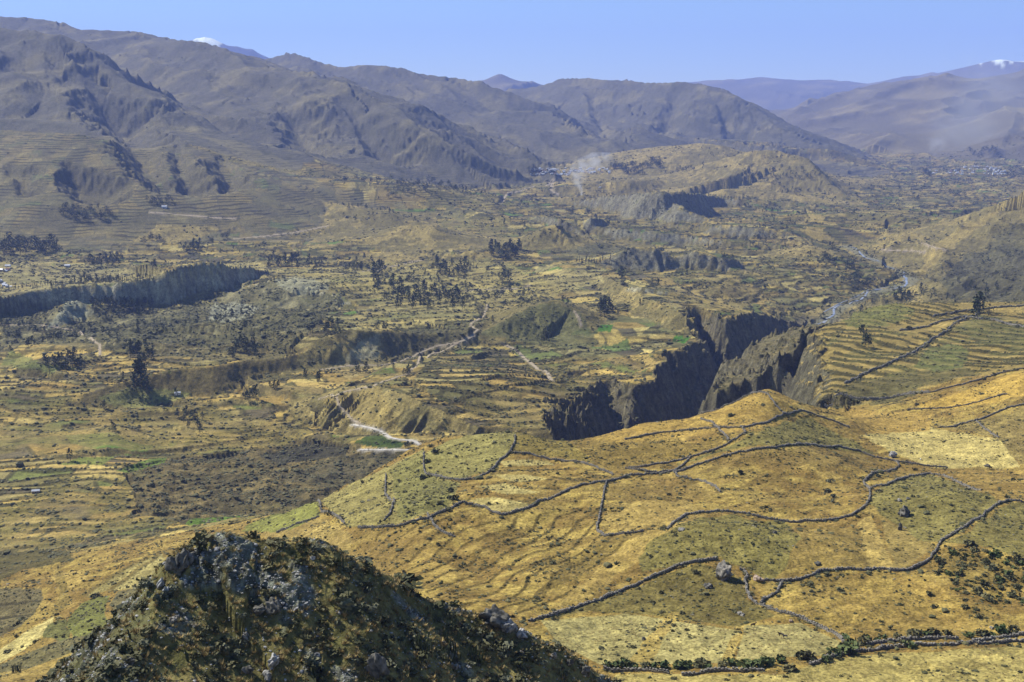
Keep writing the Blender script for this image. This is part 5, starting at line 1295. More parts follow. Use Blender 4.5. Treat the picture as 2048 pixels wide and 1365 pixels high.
WALLS = [
 ([(1030,872),(1030,885),(1020,905),(1000,920),(985,940),(955,957),(925,962),(890,958),(850,948),(847,930),(848,905)], 'stone wall hooking around the rounded green field on the shoulder'),
 ([(1022,905),(1056,908),(1107,920),(1158,925),(1186,933),(1227,950)], 'stone wall above the stepped terraces, running right from the green field'),
 ([(1380,937),(1329,947),(1258,952),(1223,962),(1158,972),(1107,995),(1056,1017),(1003,1032),(984,1025),(953,1012),(923,1005),(899,1019),(861,1037),(817,1048),(765,1056),(715,1056)], 'long stone wall below the stepped terraces and green fields'),
 ([(1251,938),(1295,945),(1350,943),(1374,923),(1382,914)], 'thick stone wall of the narrow pointed enclosure'),
 ([(1258,937),(1300,932),(1348,923),(1416,905),(1461,885),(1493,866),(1481,854)], 'stone wall curving up from the pointed enclosure to the brown saddle'),
 ([(1250,880),(1300,870),(1348,864),(1399,858),(1450,856),(1485,856),(1519,849),(1567,829),(1601,821),(1621,827),(1662,841),(1700,856)], 'stone wall crossing the crest of the golden hill'),
 ([(1348,945),(1382,935),(1433,918),(1485,904),(1553,897),(1621,891),(1673,893),(1717,902),(1755,916),(1792,923),(1799,933),(1775,945),(1731,959),(1727,967),(1738,977),(1741,994),(1731,1013),(1707,1030),(1656,1041),(1587,1046),(1553,1041),(1485,1027),(1433,1023),(1375,1030)], 'longest stone wall, looping round the big field in the middle of the hillside'),
 ([(1738,979),(1775,970),(1826,953),(1857,948),(1888,952),(1912,964),(1963,982)], 'stone wall arching over the olive pasture on the right'),
 ([(1792,923),(1843,931),(1895,936)], 'short stone wall right of the round boulder'),
 ([(2100,1012),(2048,1006),(2021,1001),(1997,1008),(1980,1020),(1929,1056),(1878,1087),(1874,1100),(1854,1124),(1826,1138),(1792,1144),(1758,1138),(1734,1143),(1690,1138),(1638,1145),(1604,1160),(1560,1164),(1529,1162)], 'stone wall climbing from the flat pinkish boulder to the right edge'),
 ([(1565,1166),(1553,1186),(1519,1208)], 'short curved wall closing the little pen beside the flat boulder'),
 ([(1480,1140),(1495,1145),(1490,1165),(1498,1196),(1515,1210),(1553,1224),(1604,1237),(1638,1254),(1676,1271),(1687,1287)], 'stone wall descending right of the big boulder past the two donkeys'),
 ([(1432,1119),(1399,1123),(1348,1135),(1329,1145),(1295,1159),(1244,1183),(1193,1203),(1134,1222),(1090,1236),(1056,1243)], 'stone wall running down left from the big boulder to the knoll'),
 ([(1213,964),(1208,984),(1203,1012),(1193,1063),(1213,1073),(1261,1068),(1288,1063)], 'stone wall around the left side of the patchy orange field'),
 ([(1734,1291),(1792,1284),(1861,1279),(1920,1279)], 'low wall under the hedge near the bottom right'),
 ([(1945,1284),(1990,1278),(2048,1270)], 'low wall at the right end of the bottom hedge'),
 ([(1738,1303),(1775,1297),(1806,1295),(1900,1291),(1980,1288),(2060,1285)], 'lower wall along the pale field at the bottom right'),
 ([(2060,806),(2014,817),(1963,839),(1929,847),(1902,855),(1875,856)], 'stone wall beneath the dark bank at the far right'),
 ([(1953,844),(1973,861),(1997,876)], 'short wall going down beside the pale grazing field'),
 ([(2060,735),(1997,748),(1963,759),(1929,769),(1861,786)], 'stone wall along the top of the bright orange field'),
 ([(1816,820),(1871,818),(1929,811),(1963,803),(2014,789)], 'stone wall below the bright orange field'),
 ([(1403,810),(1450,796),(1495,788),(1536,789),(1550,810),(1567,827)], 'stone wall near the summit of the golden hill'),
 ([(554,1066),(598,1048),(639,1034)], 'stone wall at the lower edge of the leftmost green strip'),
 ([(636,998),(643,1025),(670,1032),(690,1049)], 'rubble wall between the leftmost green strip and the green field'),
 ([(772,950),(770,988),(789,1002),(783,1025),(769,1042)], 'wavy rubble wall dividing the green field'),
 ([(855,1030),(868,1050),(885,1066),(910,1075)], 'short rubble wall hanging below the green field corner'),
 ([(1210,1340),(1250,1343),(1300,1343),(1340,1349)], 'low wall by the hedge just right of the knoll'),
 ([(1365,1352),(1410,1346),(1450,1342),(1492,1345),(1530,1343)], 'low rubble wall below the bottom hedge'),
 ([(1620,1330),(1680,1310),(1738,1300)], 'stone wall behind the hedge corner at the bottom'),
 ([(1458,880),(1440,862),(1425,845),(1400,838)], 'rubble line crossing the golden hill field'),
 ([(1375,1030),(1350,1045),(1335,1060)], 'broken wall end running off the big middle field'),
 ([(1350,945),(1355,955),(1400,962),(1433,975),(1440,985)], 'ruined wall spur below the pointed enclosure'),
]
for pix, lb_ in WALLS: stone_wall(pix, lb_)
for pix, lb_ in [
 ([(1690,768),(1730,748),(1775,730),(1815,710),(1850,690),(1885,668),(1915,645),(1960,625)], 'overgrown wall climbing diagonally across the right hand terraces'),
 ([(1800,662),(1870,648),(1930,634),(1990,642),(2050,656)], 'overgrown wall high on the right hand terraces'),
 ([(1866,634),(1920,624),(1980,618),(2050,612)], 'wall along the pale field at the top of the right hand terraces'),
 ([(1650,812),(1720,800),(1800,792),(1861,786)], 'overgrown bank wall under the dark scrub strip on the right')]: stone_wall(pix, lb_, 2.0, 1.2, None, 760, 1500, .2)

wp = np.array([tuple(p) for p in WALLPTS]); wp = wp[rr.random(len(wp)) < .8]; wp = np.concatenate([wp, wp])
off = rr.normal(0, 1.3, (len(wp), 2)) * np.where(wp[:, 1] > 840, 1.5, 1)[:, None]; wx_, wy_2 = wp[:, 0] + off[:, 0], wp[:, 1] + off[:, 1] - .6
scatter('wallside_scrub', 'low scrub and dry weeds growing along the field walls', np.stack([wx_, wy_2, gz(wx_, wy_2) - .1], 1), rr.lognormal(-.45, .45, len(wp)) * np.where(wp[:, 1] > 840, 2.3, 1), BL_DARK + B_DARK[:2] + TUFT[:2], 21, .7)
# ------------------------------------------------------------------ boulders
def boulder(px, py, w_px, h_px, label, mat=M_ROCK, seed=0, d0=130, d1=900, sub=4, rough=.5, group=None):
    p = hit(px, py, d0, d1); s = screen_h(p); me = rock_mesh(700 + seed, mat, sub, rough, 1.0, 'boulder')
    o = add('boulder', me, label, 'boulder', group)
    o.scale = (w_px * s, w_px * s * .85, h_px * s * 1.1); o.location = p + Vector((0, 0, h_px * s * .32)); o.rotation_euler = (0, 0, seed * 1.3)
    return o
boulder(1448, 1160, 38, 44, 'huge grey boulder standing where the walls meet on the lower hillside', M_ROCKB, 1, rough=.3)
boulder(1517, 1162, 20, 11, 'flat pinkish boulder set in the stone wall', M_ROCKP, 2)
boulder(1784, 914, 16, 12, 'round grey boulder at the top corner of the big walled field', M_ROCK, 3)
boulder(1808, 1032, 22, 20, 'jagged dark outcrop in the olive pasture on the right', M_ROCKD, 4)
boulder(1800, 1060, 8, 16, 'narrow dark rock just below the jagged outcrop', M_ROCKD, 5)
boulder(1799, 1003, 12, 6, 'pale flat slab in the upper olive pasture', M_STONE, 6)
boulder(1816, 999, 8, 5, 'small dark slab right of the pale slab', M_ROCKD, 7)
boulder(1636, 1130, 13, 8, 'low brown rock in the middle orange field', M_ROCKD, 8)
boulder(1416, 1176, 20, 11, 'low cluster rock left below the huge boulder', M_ROCKD, 9)
boulder(1581, 1244, 9, 5, 'pinkish stone beside the descending wall', M_ROCKP, 10)
boulder(1482, 1230, 15, 6, 'flat rock above the two donkeys', M_STONE, 11)
boulder(1287, 1280, 9, 7, 'lone stone on the grassy strip between the two pale fields', M_ROCKD, 12)
boulder(1362, 1060, 18, 5, 'pale slab at the top of the olive hump', M_STONE, 13)
boulder(1550, 1067, 10, 6, 'small dark rock on the olive hump', M_ROCKD, 14)
boulder(1618, 1310, 12, 8, 'reddish rock at the hedge near the bottom', M_ROCKP, 15)
boulder(1984, 1258, 8, 6, 'bluish stone near the bottom right shrubs', M_STONE, 16)
boulder(1975, 933, 11, 5, 'dark stone at the lower edge of the pale grazing field', M_ROCKD, 17)
boulder(756, 1350, 50, 46, 'big cracked boulder on the lower part of the knoll', M_ROCKD, 18, 130, 230)
boulder(990, 1246, 52, 34, 'dark crag on the right crest of the knoll', M_ROCKD, 19, 130, 230)
boulder(1016, 1262, 34, 24, 'broken rock right of the dark crest crag', M_ROCK, 20, 130, 230)
boulder(1044, 1276, 26, 20, 'grey rock ending the crest outcrop', M_ROCK, 21, 130, 230)
boulder(1108, 1316, 18, 12, 'pale rounded boulder on the knoll near the right slope', M_STONE, 22, 130, 230)
boulder(1043, 1310, 11, 8, 'small pale rock in the grass of the knoll', M_STONE, 23, 130, 230)
boulder(908, 1336, 18, 9, 'flat pale rock near the cactus rows', M_STONE, 24, 130, 230)
boulder(548, 1330, 26, 22, 'grey boulder at the bottom of the knoll', M_ROCK, 25, 130, 230)
boulder(538, 1362, 24, 20, 'lowest grey boulder on the knoll', M_ROCK, 26, 130, 230)
boulder(497, 1345, 20, 16, 'dark boulder left of the lowest grey boulder', M_ROCKD, 27, 130, 230)
boulder(550, 1222, 34, 26, 'dark hollow rock in the middle of the knoll', M_ROCKD, 28, 130, 230)
boulder(520, 1226, 26, 18, 'dark rock left of the hollow rock', M_ROCKD, 29, 130, 230)
boulder(322, 1172, 20, 16, 'grey rock on the left shoulder of the knoll', M_ROCK, 30, 130, 230)
boulder(334, 1184, 16, 12, 'smaller grey rock on the left shoulder of the knoll', M_ROCK, 31, 130, 230)
boulder(348, 1242, 16, 11, 'pale rock among the left slope bushes', M_STONE, 32, 130, 230)
boulder(492, 1280, 18, 16, 'pale pointed rock half way down the knoll', M_STONE, 33, 130, 230)
boulder(264, 1330, 20, 16, 'dark rock low on the left slope of the knoll', M_ROCKD, 34, 130, 230)
boulder(372, 1128, 42, 32, 'knobbly grey bluff at the left end of the knoll top', M_ROCKD, 35, 130, 230, 4, .7)
boulder(352, 1140, 30, 36, 'dark steep face of the left bluff', M_ROCKD, 36, 130, 230, 4, .7)
boulder(1172, 1345, 22, 14, 'dark rock on the lower right slope of the knoll', M_ROCKD, 37, 130, 230)
boulder(1140, 1330, 16, 12, 'dark jagged rock on the right edge of the knoll', M_ROCKD, 38, 130, 230)

# ------------------------------------------------------------------ cacti
def stem_mesh(h, r0, bend, seed):
    r = np.random.default_rng(seed); V, F = [], []; n = 7; ribs = 8
    for i in range(n + 1):
        t = i / n; rad = r0 * (1.0 - .25 * abs(t - .5)) * (1 if t < .9 else .6)
        cx = bend * (1 - (1 - t) ** 2); cz = h * t
        for j in range(ribs):
            a = 2 * math.pi * j / ribs; q = rad * (1.1 if j % 2 else .85); V.append((cx + q * math.cos(a), q * math.sin(a), cz))
    for i in range(n):
        for j in range(ribs): F.append((i * ribs + j, i * ribs + (j + 1) % ribs, (i + 1) * ribs + (j + 1) % ribs, (i + 1) * ribs + j))
    V.append((bend, 0, h * 1.03)); F += [(n * ribs + j, n * ribs + (j + 1) % ribs, len(V) - 1) for j in range(ribs)]
    return mesh_from('stem', V, F, [M_CACT], smooth=False)
STEMS = [stem_mesh(1, .055, .0, 1), stem_mesh(1, .06, .12, 2), stem_mesh(1, .055, .25, 3), stem_mesh(1, .05, -.1, 4)]
def cactus(px, py, h_px, n, spread_px, label, d0=130, d1=230, lean=0):
    p = hit(px, py, d0, d1); s = screen_h(p); r = random.Random(int(px * 3 + py))
    o = add('columnar_cactus', None, label, 'cactus', 'columnar cacti on the knoll'); o.location = p - Vector((0, 0, .15))
    for k in range(n):
        a = r.random() * 6.28; rad = spread_px * s * .5 * math.sqrt(r.random()); hh = h_px * s * r.uniform(.55, 1.05)
        st = add('stem', STEMS[r.randrange(4)], parent=o)
        lx, ly = rad * math.cos(a), rad * math.sin(a) * .7
        st.location = (lx, ly, float(gz(p.x + lx, p.y + ly)) - p.z); st.rotation_euler = (r.uniform(-.07, .07), r.uniform(-.08, .08) + lean, r.random() * 6.28)
        st.scale = (1.7 * h_px * s * .5, 1.7 * h_px * s * .5, hh)
CACTI = [
 (572,1100,22,8,14,'tall dense cactus clump on the upper right of the knoll top'), (563,1140,12,9,26,'low spreading cactus under the knoll top'),
 (321,1216,22,4,8,'upright cactus pair on the left slope'), (353,1224,26,3,10,'leaning cactus stems left of the centre slope',.3),
 (372,1216,14,3,6,'short leaning cactus beside the leaning stems',.3), (288,1220,13,5,8,'cactus on the left outline of the knoll'),
 (262,1278,22,4,7,'bare cactus stems on the left outline, lower down'), (404,1190,10,7,12,'yellow green prickly clump below the bluff'),
 (377,1322,22,5,10,'dark cactus at the bottom left of the knoll'), (681,1134,30,7,11,'tallest cactus clump beside the right crest'),
 (701,1208,24,10,18,'thick cactus clump in the middle right scrub'), (867,1242,18,8,26,'branched cactus near the right crest'),
 (892,1284,28,8,13,'narrow tall cactus clump behind the long row'), (844,1300,30,22,50,'widest cactus stand of many stems'),
 (908,1320,26,12,32,'left half of the cactus row'), (952,1322,26,17,40,'right half of the cactus row'),
 (951,1232,14,6,14,'cactus on the skyline left of the dark crag'), (932,1226,12,4,8,'small skyline cactus left of the crag'),
 (755,1256,16,6,12,'cactus in the grass above the big boulder'), (1174,1324,16,6,8,'cactus at the right foot of the knoll'),
 (838,1330,12,8,22,'low cactus under the widest stand'), (1122,1352,14,8,22,'low cactus group near the bottom right slope'),
 (613,1128,16,5,9,'small upright cactus right of the knoll top'), (640,1160,14,5,10,'cactus between the crest and the thick clump'),
 (455,1330,18,5,10,'cactus among the bottom scrub'), (420,1262,18,3,6,'thin cactus stems in the shaded scrub'),
 (1060,1345,13,6,16,'short cactus on the lower right slope'), (735,1300,14,4,8,'thin cactus left of the big boulder'),
]
for c in CACTI: cactus(c[0], c[1], c[2], c[3], c[4], c[5], lean=(c[6] if len(c) > 6 else 0))
cactus(32, 1345, 18, 9, 16, 'dark cactus bush at the bottom left corner', 250, 700)
cactus(657, 1030, 14, 9, 22, 'spiky plant by the corner of the green field', 350, 900)
cactus(1322, 846, 10, 3, 5, 'lone upright cactus on the golden crest above the canyon', 400, 900)

# ------------------------------------------------------------------ shrubs one can tell apart
def shrub(px, py, w_px, label, forms, group, d0=130, d1=900, sq=.85, seed=0):
    p = hit(px, py, d0, d1); s = screen_h(p) * w_px; r = random.Random(int(px * 5 + py * 3))
    o = add('shrub', forms[r.randrange(len(forms))], label, 'shrub', group); o.location = p - Vector((0, 0, .1)); o.rotation_euler = (0, 0, r.random() * 6.28)
    o.scale = (s * .95, s * .95, s * sq); return o
HEDGE = [(1215,1335,16),(1232,1338,20),(1250,1332,18),(1268,1338,14),(1288,1336,16),(1310,1337,18),(1330,1336,22),(1352,1337,18),(1375,1336,22),(1395,1335,24),(1418,1338,14),(1440,1334,16),(1458,1332,20),(1476,1330,14),(1500,1338,26),(1522,1334,24),(1540,1330,22),(1560,1326,18),(1580,1340,22),(1600,1320,18),(1625,1318,22),(1650,1322,16),(1672,1312,22),(1690,1305,28),(1705,1298,26),(1722,1290,20),(1690,1278,14),(1732,1280,13),(1752,1282,11),(1770,1278,13),(1790,1276,12),(1820,1275,20),(1835,1272,14),(1850,1270,12),(1872,1268,18),(1900,1270,14),(1942,1275,14),(1964,1270,20),(1985,1273,12),(2000,1266,20),(2028,1268,18),(1820,1296,18)]
for i, (a, b, w) in enumerate(HEDGE):
    wh = 'left stretch of the bottom hedge, next to the knoll' if a < 1345 else 'bottom hedge, below the pale stubble field' if a < 1500 else 'bottom hedge, below the donkeys' if a < 1640 else 'thick hedge corner where two walls meet' if a < 1725 else 'hedge row above the low bottom wall' if a < 1900 else 'right end of the hedge, by the frame edge'
    shrub(a, b, w, 'leafy green shrub in the ' + wh, B_GREEN + B_DARK[:1], 'shrubs in the ' + wh)
NS = [(1905,1110,14),(1925,1120,12),(1948,1105,16),(1970,1125,14),(1895,1150,12),(1990,1140,18),(1885,1128,16),(1910,1170,10),(1955,1185,16),(1975,1200,18),(2000,1178,12),(2030,1195,16),(2015,1150,14),(2035,1120,16),(1940,1090,18),(1860,1190,12),(2020,1160,14),(1870,1215,10),(1930,1215,12),(1960,1235,12)]
for a, b, w in NS: shrub(a, b, w * .95, 'dark thorn shrub on the orange slope right of the long wall', B_DARK + B_GREEN[:1], 'thorn shrubs on the right slope')
for a, b, w in [(850,958,14),(872,905,12),(862,895,10),(900,985,14),(905,1000,16),(880,1010,12),(855,925,12),(893,1022,12)]: shrub(a, b, w, 'dark shrub on the bank between the green fields', B_DARK, 'shrubs on the bank between the green fields')
for a, b, w in [(1660,965,11),(1656,985,13),(1668,995,10),(1664,1005,8)]: shrub(a, b, w, 'grey green shrub in the column on the big orange field', B_GREY, 'grey shrubs on the big orange field')
r_ = random.Random(77); kn = 0
Wk = km * (1 - .5 * kr2)
xs, ys, zs = sample(Wk * (.3 + sstep(-.1, .4, n_sm + n_mid)), 240, 61)
for x_, y_, z_ in zip(xs, ys, zs):
    s_ = r_.uniform(1.1, 2.1) ; gr = r_.random() < .2
    qx, qy = project(x_, y_, z_)
    wh = ('at the far left edge' if qx < 240 else 'on the shaded left flank' if qx < 330 else 'below the rocky bluff' if qx < 520 else 'in the middle' if qx < 720 else 'near the cactus stands' if qx < 980 else 'on the tapering right end') + (' high up' if qy < 1210 else ' low down')
    hue = 'grey green' if gr else 'dark olive'
    o = add('shrub', (B_GREY if gr else B_DARK + B_DARK + B_GREEN[:1])[r_.randrange(3)], hue + ' scrubby bush ' + wh + ' on the rocky knoll', 'shrub', hue + ' bushes ' + wh + ' on the knoll')
    o.location = (x_, y_, z_ - .15); o.rotation_euler = (0, 0, r_.random() * 6.28); o.scale = (s_, s_, s_ * r_.uniform(.7, 1))

# ------------------------------------------------------------------ houses
def house_mesh(w, d, h, roof, wallm, roofm):
    V = [(-w/2,-d/2,-1),(w/2,-d/2,-1),(w/2,d/2,-1),(-w/2,d/2,-1),(-w/2,-d/2,h),(w/2,-d/2,h),(w/2,d/2,h),(-w/2,d/2,h),(-w/2,0,h+roof),(w/2,0,h+roof)]
    F = [(0,1,5,4),(2,3,7,6),(1,2,6,9,5),(3,0,4,8,7)]; mi = [0]*4
    e = .5; k = len(V)
    for sy in (-1, 1):
        b = len(V)
        for x in (-w/2-e, w/2+e):
            V += [(x, sy*(d/2+e), h-.25), (x, 0, h+roof+.12), (x, sy*(d/2+e), h-.05), (x, 0, h+roof+.32)]
        F += [(b, b+1, b+5, b+4), (b+2, b+6, b+7, b+3), (b, b+4, b+6, b+2), (b, b+2, b+3, b+1), (b+4, b+5, b+7, b+6)]; mi += [1]*5
    # door and window recess panels
    b = len(V)
    for (x0, x1, z0, z1) in ((-.6, .5, -1, 2.0), (w*.22, w*.22+1.1, 1.0, 2.0), (-w*.38, -w*.38+1.1, 1.0, 2.0)):
        b = len(V); V += [(x0, -d/2-.03, z0), (x1, -d/2-.03, z0), (x1, -d/2-.03, z1), (x0, -d/2-.03, z1)]; F.append((b, b+1, b+2, b+3)); mi.append(2)
    return mesh_from('house', V, F, [wallm, roofm, M_HIDE], mi)
HM = [house_mesh(10,6,3,1.6,M_PLASTER,M_TIN), house_mesh(8,6,5.2,1.4,M_PLASTER,M_TIN), house_mesh(12,6,3,1.8,M_ADOBE,M_TIN), house_mesh(9,6,3.2,2.0,M_PLASTER,M_TILE), house_mesh(14,7,4,1.8,M_PLASTER,M_TIN)]
def village(x0, y0, x1, y1, n, label, group, seed, dmin, sc=1.0):
    r = random.Random(seed)
    for k in range(n):
        p = hit(x0 + (x1 - x0) * r.random(), y0 + (y1 - y0) * r.random(), dmin)
        o = add('house', HM[r.randrange(5)], label, 'house', group); o.location = p; o.rotation_euler = (0, 0, r.choice((0, .3, 1.57, -.2)) + r.uniform(-.1, .1)); s = sc * r.uniform(.85, 1.3); o.scale = (s, s, s)
village(1062,338,1140,352,50,'small white house with tin roof in the left part of the far village','houses in the left part of the far village',1,4000,1.0)
village(1140,337,1222,347,48,'small white house with tin roof near the smoke in the far village','houses in the right part of the far village',2,4000,1.0)
village(1860,341,2015,350,48,'small pale house in the lower row of the right hand village','houses in the lower row of the right hand village',3,4000,.95)
village(1925,334,2000,339,22,'small pale house in the upper row of the right hand village','houses in the upper row of the right hand village',4,4000,.95)
village(-10,562,22,576,9,'white house at the left edge behind the cliff top poplars','houses at the left edge of the plain',5,1900,.6)
village(0,530,20,545,6,'pale shed beside the fields at the left edge','sheds at the left edge of the plain',6,1900,.8)
for a, b, lb_, rz, s in [(329,416,'white farmhouse beside dark trees on the left plain',0,1.3),(355,789,'small white roofed farmhouse on the green and golden left fields',.3,.7),(135,534,'white long shed on the left plain',0.1,1.1),(72,985,'tiny pale hut on the lower left fields',.2,.55),(1200,376,'lone white hut near the smoke',0,.8)]:
    p = hit(a, b, 850); o = add('house', HM[2 if s < .6 else 0], lb_, 'house'); o.location = p; o.rotation_euler = (0, 0, rz); o.scale = (s, s, s)

# ------------------------------------------------------------------ grazing animals
def animal_mesh(kind, mat):
    """one skinned body: trunk, neck, head, ears, jointed legs, tail"""
    J = {'rump': (-.62, 0, 1.02, .27), 'belly': (0, 0, .98, .31), 'chest': (.5, 0, 1.0, .29)}
    graz = kind != 'stand'
    V, E, Rr = [], [], []
    def v(p, r): V.append(p); Rr.append(r); return len(V) - 1
    a = v((-.62, 0, 1.04), .25); b = v((0, 0, .99), .29); c = v((.48, 0, 1.04), .25); E += [(a, b), (b, c)]
    if graz: n1 = v((.85, .02, .86), .14); n2 = v((1.12, .03, .52), .10); h1 = v((1.22, .03, .32), .11); h2 = v((1.34, .03, .08), .06)
    else: n1 = v((.75, .02, 1.28), .15); n2 = v((.92, .03, 1.5), .11); h1 = v((1.02, .03, 1.55), .12); h2 = v((1.32, .03, 1.38), .07)
    E += [(c, n1), (n1, n2), (n2, h1), (h1, h2)]
    for s in (-1, 1):
        e1 = v((h1 * 0 + V[h1][0] - .05, .03 + s * .08, V[h1][2] + .12), .035); e2 = v((V[h1][0] - .1, .03 + s * .13, V[h1][2] + .3), .02); E += [(h1, e1), (e1, e2)]
        k = v((.5 + .04 * s, s * .16, .72), .11); w = v((.5 + .06 * s, s * .16, .42), .06); f = v((.52 + .06 * s, s * .16, .03), .05); E += [(c, k), (k, w), (w, f)]
        k = v((-.52, s * .16, .74), .14); w = v((-.70 - .05 * s, s * .16, .44), .065); f = v((-.62 - .05 * s, s * .16, .03), .05); E += [(a, k), (k, w), (w, f)]
    t1 = v((-.86, 0, .98), .04); t2 = v((-.92, 0, .55), .035); E += [(a, t1), (t1, t2)]
    me = bpy.data.meshes.new(kind); me.from_pydata(V, E, []); me.update()
    o = bpy.data.objects.new(kind, me); SC.collection.objects.link(o)
    md = o.modifiers.new('skin', 'SKIN'); o.modifiers.new('sub', 'SUBSURF').levels = 1
    if not me.skin_vertices: 
        bpy.context.view_layer.objects.active = o
    sk = me.skin_vertices[0].data
    for i, r in enumerate(Rr): sk[i].radius = (r, r)
    sk[0].use_root = True
    dg = bpy.context.evaluated_depsgraph_get(); ev = o.evaluated_get(dg); out = bpy.data.meshes.new_from_object(ev)
    bpy.data.objects.remove(o); out.materials.clear(); out.materials.append(mat)
    return out
try:
    A_STAND = animal_mesh('stand', M_HIDE); A_GRAZE = animal_mesh('graze', M_HIDE)
    A_GREY = A_STAND.copy(); A_GREY.materials[0] = M_HIDEG; A_PALE = A_GRAZE.copy(); A_PALE.materials[0] = M_HIDEW
    for px, py, me, rz, s, nm, lb_, d0 in [
        (1506, 1254, A_STAND, .1, 1.0, 'donkey', 'dark donkey standing alone on the pale field edge', 250), (1562, 1274, A_STAND, 2.9, 1.05, 'donkey', 'left donkey of the close pair in the pale field', 250),
        (1570, 1277, A_GREY, 3.3, 1.0, 'donkey', 'right donkey of the close pair in the pale field', 250), (1841, 921, A_PALE, 1.2, 1.1, 'cow', 'white cow on the pale grazing field', 400),
        (1823, 909, A_GRAZE, .3, 1.1, 'cow', 'dark cow grazing at the left edge of the pale field', 400), (1933, 868, A_GRAZE, 1.5, 1.1, 'cow', 'leftmost dark cow of the trio on the upper pale field', 400),
        (1938, 871, A_STAND, .2, 1.1, 'cow', 'lowest dark cow of the trio on the upper pale field', 400), (1943, 867, A_GRAZE, 2.2, 1.1, 'cow', 'rightmost dark cow of the trio on the upper pale field', 400),
        (1981, 939, A_GRAZE, 2.8, 1.2, 'cow', 'dark cow grazing at the lower right of the pale field', 400), (1916, 871, A_GRAZE, 0, 1.2, 'cow', 'dark cow lying low left of the trio', 400)]:
        p = hit(px, py, d0, 900); o = add(nm, me, lb_, nm); o.location = p; o.rotation_euler = (0, 0, rz); o.scale = (s, s, s)
except Exception as e:
    print('ANIMALS', e)

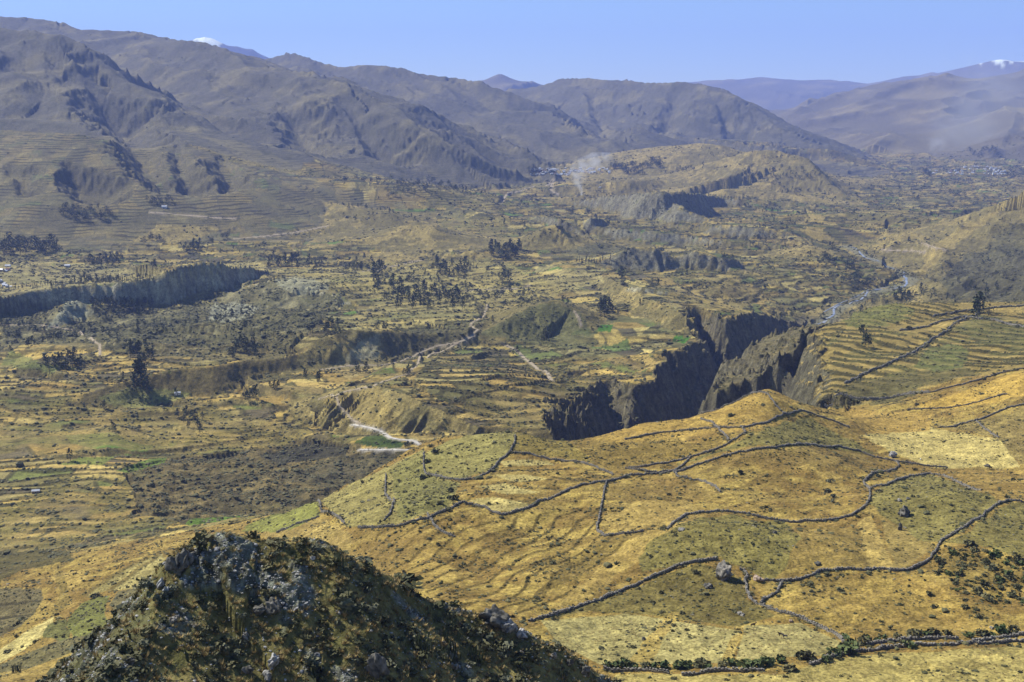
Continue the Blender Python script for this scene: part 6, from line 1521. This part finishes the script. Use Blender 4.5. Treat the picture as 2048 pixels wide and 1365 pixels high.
# ------------------------------------------------------------------ smoke
def smoke(label, path, dens, seed, nscale):
    """path: (photo x, photo y, radius px, distance); density falls off softly round the axis"""
    cs = [(Vector(wpt(a, b, D)), r * D / FPX) for a, b, r, D in path]
    pts = []
    for (c0, r0), (c1, r1) in zip(cs[:-1], cs[1:]):
        for k in range(2): pts.append((c0.lerp(c1, k / 2), r0 + (r1 - r0) * k / 2))
    pts.append(cs[-1])
    V, F = [], []; n = 12
    e0 = (cs[0][0] - (cs[1][0] - cs[0][0]).normalized() * cs[0][1] * .5, cs[0][1]); e1 = (cs[-1][0] + (cs[-1][0] - cs[-2][0]).normalized() * cs[-1][1] * 1.7, cs[-1][1] * 1.3)
    for i, (c, r) in enumerate([e0] + cs + [e1]):
        for j in range(n):
            t = 2 * math.pi * j / n; V.append(c + Vector((math.cos(t) * r * 1.9, math.sin(t) * r * 1.9, 0)))
        if i: F += [((i - 1) * n + j, (i - 1) * n + (j + 1) % n, i * n + (j + 1) % n, i * n + j) for j in range(n)]
    F.append(tuple(range(n))[::-1]); F.append(tuple(range(len(V) - n, len(V))))
    m = bpy.data.materials.new('smoke'); m.use_nodes = True; nt = m.node_tree; nt.nodes.clear(); lk = nt.links.new
    o_ = N(nt, 'ShaderNodeOutputMaterial'); pv_ = N(nt, 'ShaderNodeVolumePrincipled'); pv_.inputs['Color'].default_value = (.98, .99, 1, 1); pv_.inputs['Anisotropy'].default_value = .5
    g = N(nt, 'ShaderNodeNewGeometry'); acc = None
    wn_ = N(nt, 'ShaderNodeTexNoise'); wn_.inputs['Scale'].default_value = nscale * .7; wn_.inputs['Detail'].default_value = 2; lk(g.outputs['Position'], wn_.inputs['Vector'])
    w1 = N(nt, 'ShaderNodeVectorMath', operation='MULTIPLY_ADD'); rad = sum(p[1] for p in pts) / len(pts); w1.inputs[1].default_value = (rad * 2.2,) * 3; w1.inputs[2].default_value = (-rad * 1.1,) * 3; lk(wn_.outputs['Color'], w1.inputs[0])
    wp_ = N(nt, 'ShaderNodeVectorMath', operation='ADD'); lk(g.outputs['Position'], wp_.inputs[0]); lk(w1.outputs[0], wp_.inputs[1])
    for c, r in pts:
        d = N(nt, 'ShaderNodeVectorMath', operation='DISTANCE'); lk(wp_.outputs[0], d.inputs[0]); d.inputs[1].default_value = tuple(c)
        mr = N(nt, 'ShaderNodeMapRange', interpolation_type='SMOOTHERSTEP'); mr.inputs[1].default_value = 0; mr.inputs[2].default_value = r * 1.35; mr.inputs[3].default_value = rad / (r + rad * .4); mr.inputs[4].default_value = 0; lk(d.outputs['Value'], mr.inputs[0])
        if acc is None: acc = mr.outputs[0]
        else:
            mx = N(nt, 'ShaderNodeMath', operation='MAXIMUM'); lk(acc, mx.inputs[0]); lk(mr.outputs[0], mx.inputs[1]); acc = mx.outputs[0]
    nz = N(nt, 'ShaderNodeTexNoise'); nz.inputs['Scale'].default_value = nscale; nz.inputs['Detail'].default_value = 4; nz.inputs['Distortion'].default_value = .6; lk(g.outputs['Position'], nz.inputs['Vector'])
    mr = N(nt, 'ShaderNodeMapRange'); mr.inputs[1].default_value = .38; mr.inputs[2].default_value = .7; mr.inputs[3].default_value = 0; mr.inputs[4].default_value = dens; lk(nz.outputs[0], mr.inputs[0])
    mu = N(nt, 'ShaderNodeMath', operation='MULTIPLY'); lk(acc, mu.inputs[0]); lk(mr.outputs[0], mu.inputs[1])
    lk(mu.outputs[0], pv_.inputs['Density']); lk(pv_.outputs[0], o_.inputs['Volume'])
    me = mesh_from('smoke', V, F, [m]); add('smoke_plume', me, label, 'smoke')
g0 = hit(1168, 390, 3000)
D0 = g0.y
smoke('white smoke column drifting up in front of the far village', [(1168, 392, 3, D0), (1163, 380, 6, D0), (1156, 366, 9, D0), (1152, 352, 13, D0), (1160, 338, 22, D0 + 40), (1185, 324, 32, D0 + 60), (1205, 318, 26, D0 + 60)], .03, 1, .024)
g1 = hit(1855, 322, 4000)
smoke('smaller pale smoke rising above the right hand village', [(1852, 322, 3, g1.y), (1858, 312, 6, g1.y), (1866, 300, 11, g1.y), (1878, 284, 20, g1.y)], .014, 2, .012)
smoke('wide thin smoke veil hanging over the hazy right slopes', [(1880, 292, 30, 7300), (1915, 260, 70, 7300), (1950, 225, 95, 7300), (1985, 190, 100, 7300), (2010, 160, 70, 7300)], .0022, 3, .0022)
# ------------------------------------------------------------------ the air
HAZE_D = 4.5e-5
bm = bmesh.new(); bmesh.ops.create_cube(bm, size=1)
for v in bm.verts:
    v.co.x *= 34000; v.co.y = (v.co.y + .5) * 27500 - 600; v.co.z = -150 + (v.co.z + .5) * 2600
me = bpy.data.meshes.new('haze'); bm.to_mesh(me); bm.free()
hm = bpy.data.materials.new('haze_air'); hm.use_nodes = True; nt = hm.node_tree; nt.nodes.clear()
o_ = nt.nodes.new('ShaderNodeOutputMaterial'); pv_ = nt.nodes.new('ShaderNodeVolumePrincipled')
pv_.inputs['Density'].default_value = HAZE_D; pv_.inputs['Color'].default_value = (.33, .45, 1.0, 1); pv_.inputs['Anisotropy'].default_value = 0.0
nt.links.new(pv_.outputs[0], o_.inputs['Volume']); me.materials.append(hm)
add('haze', me, 'thin blue haze filling the valley', kind='stuff')
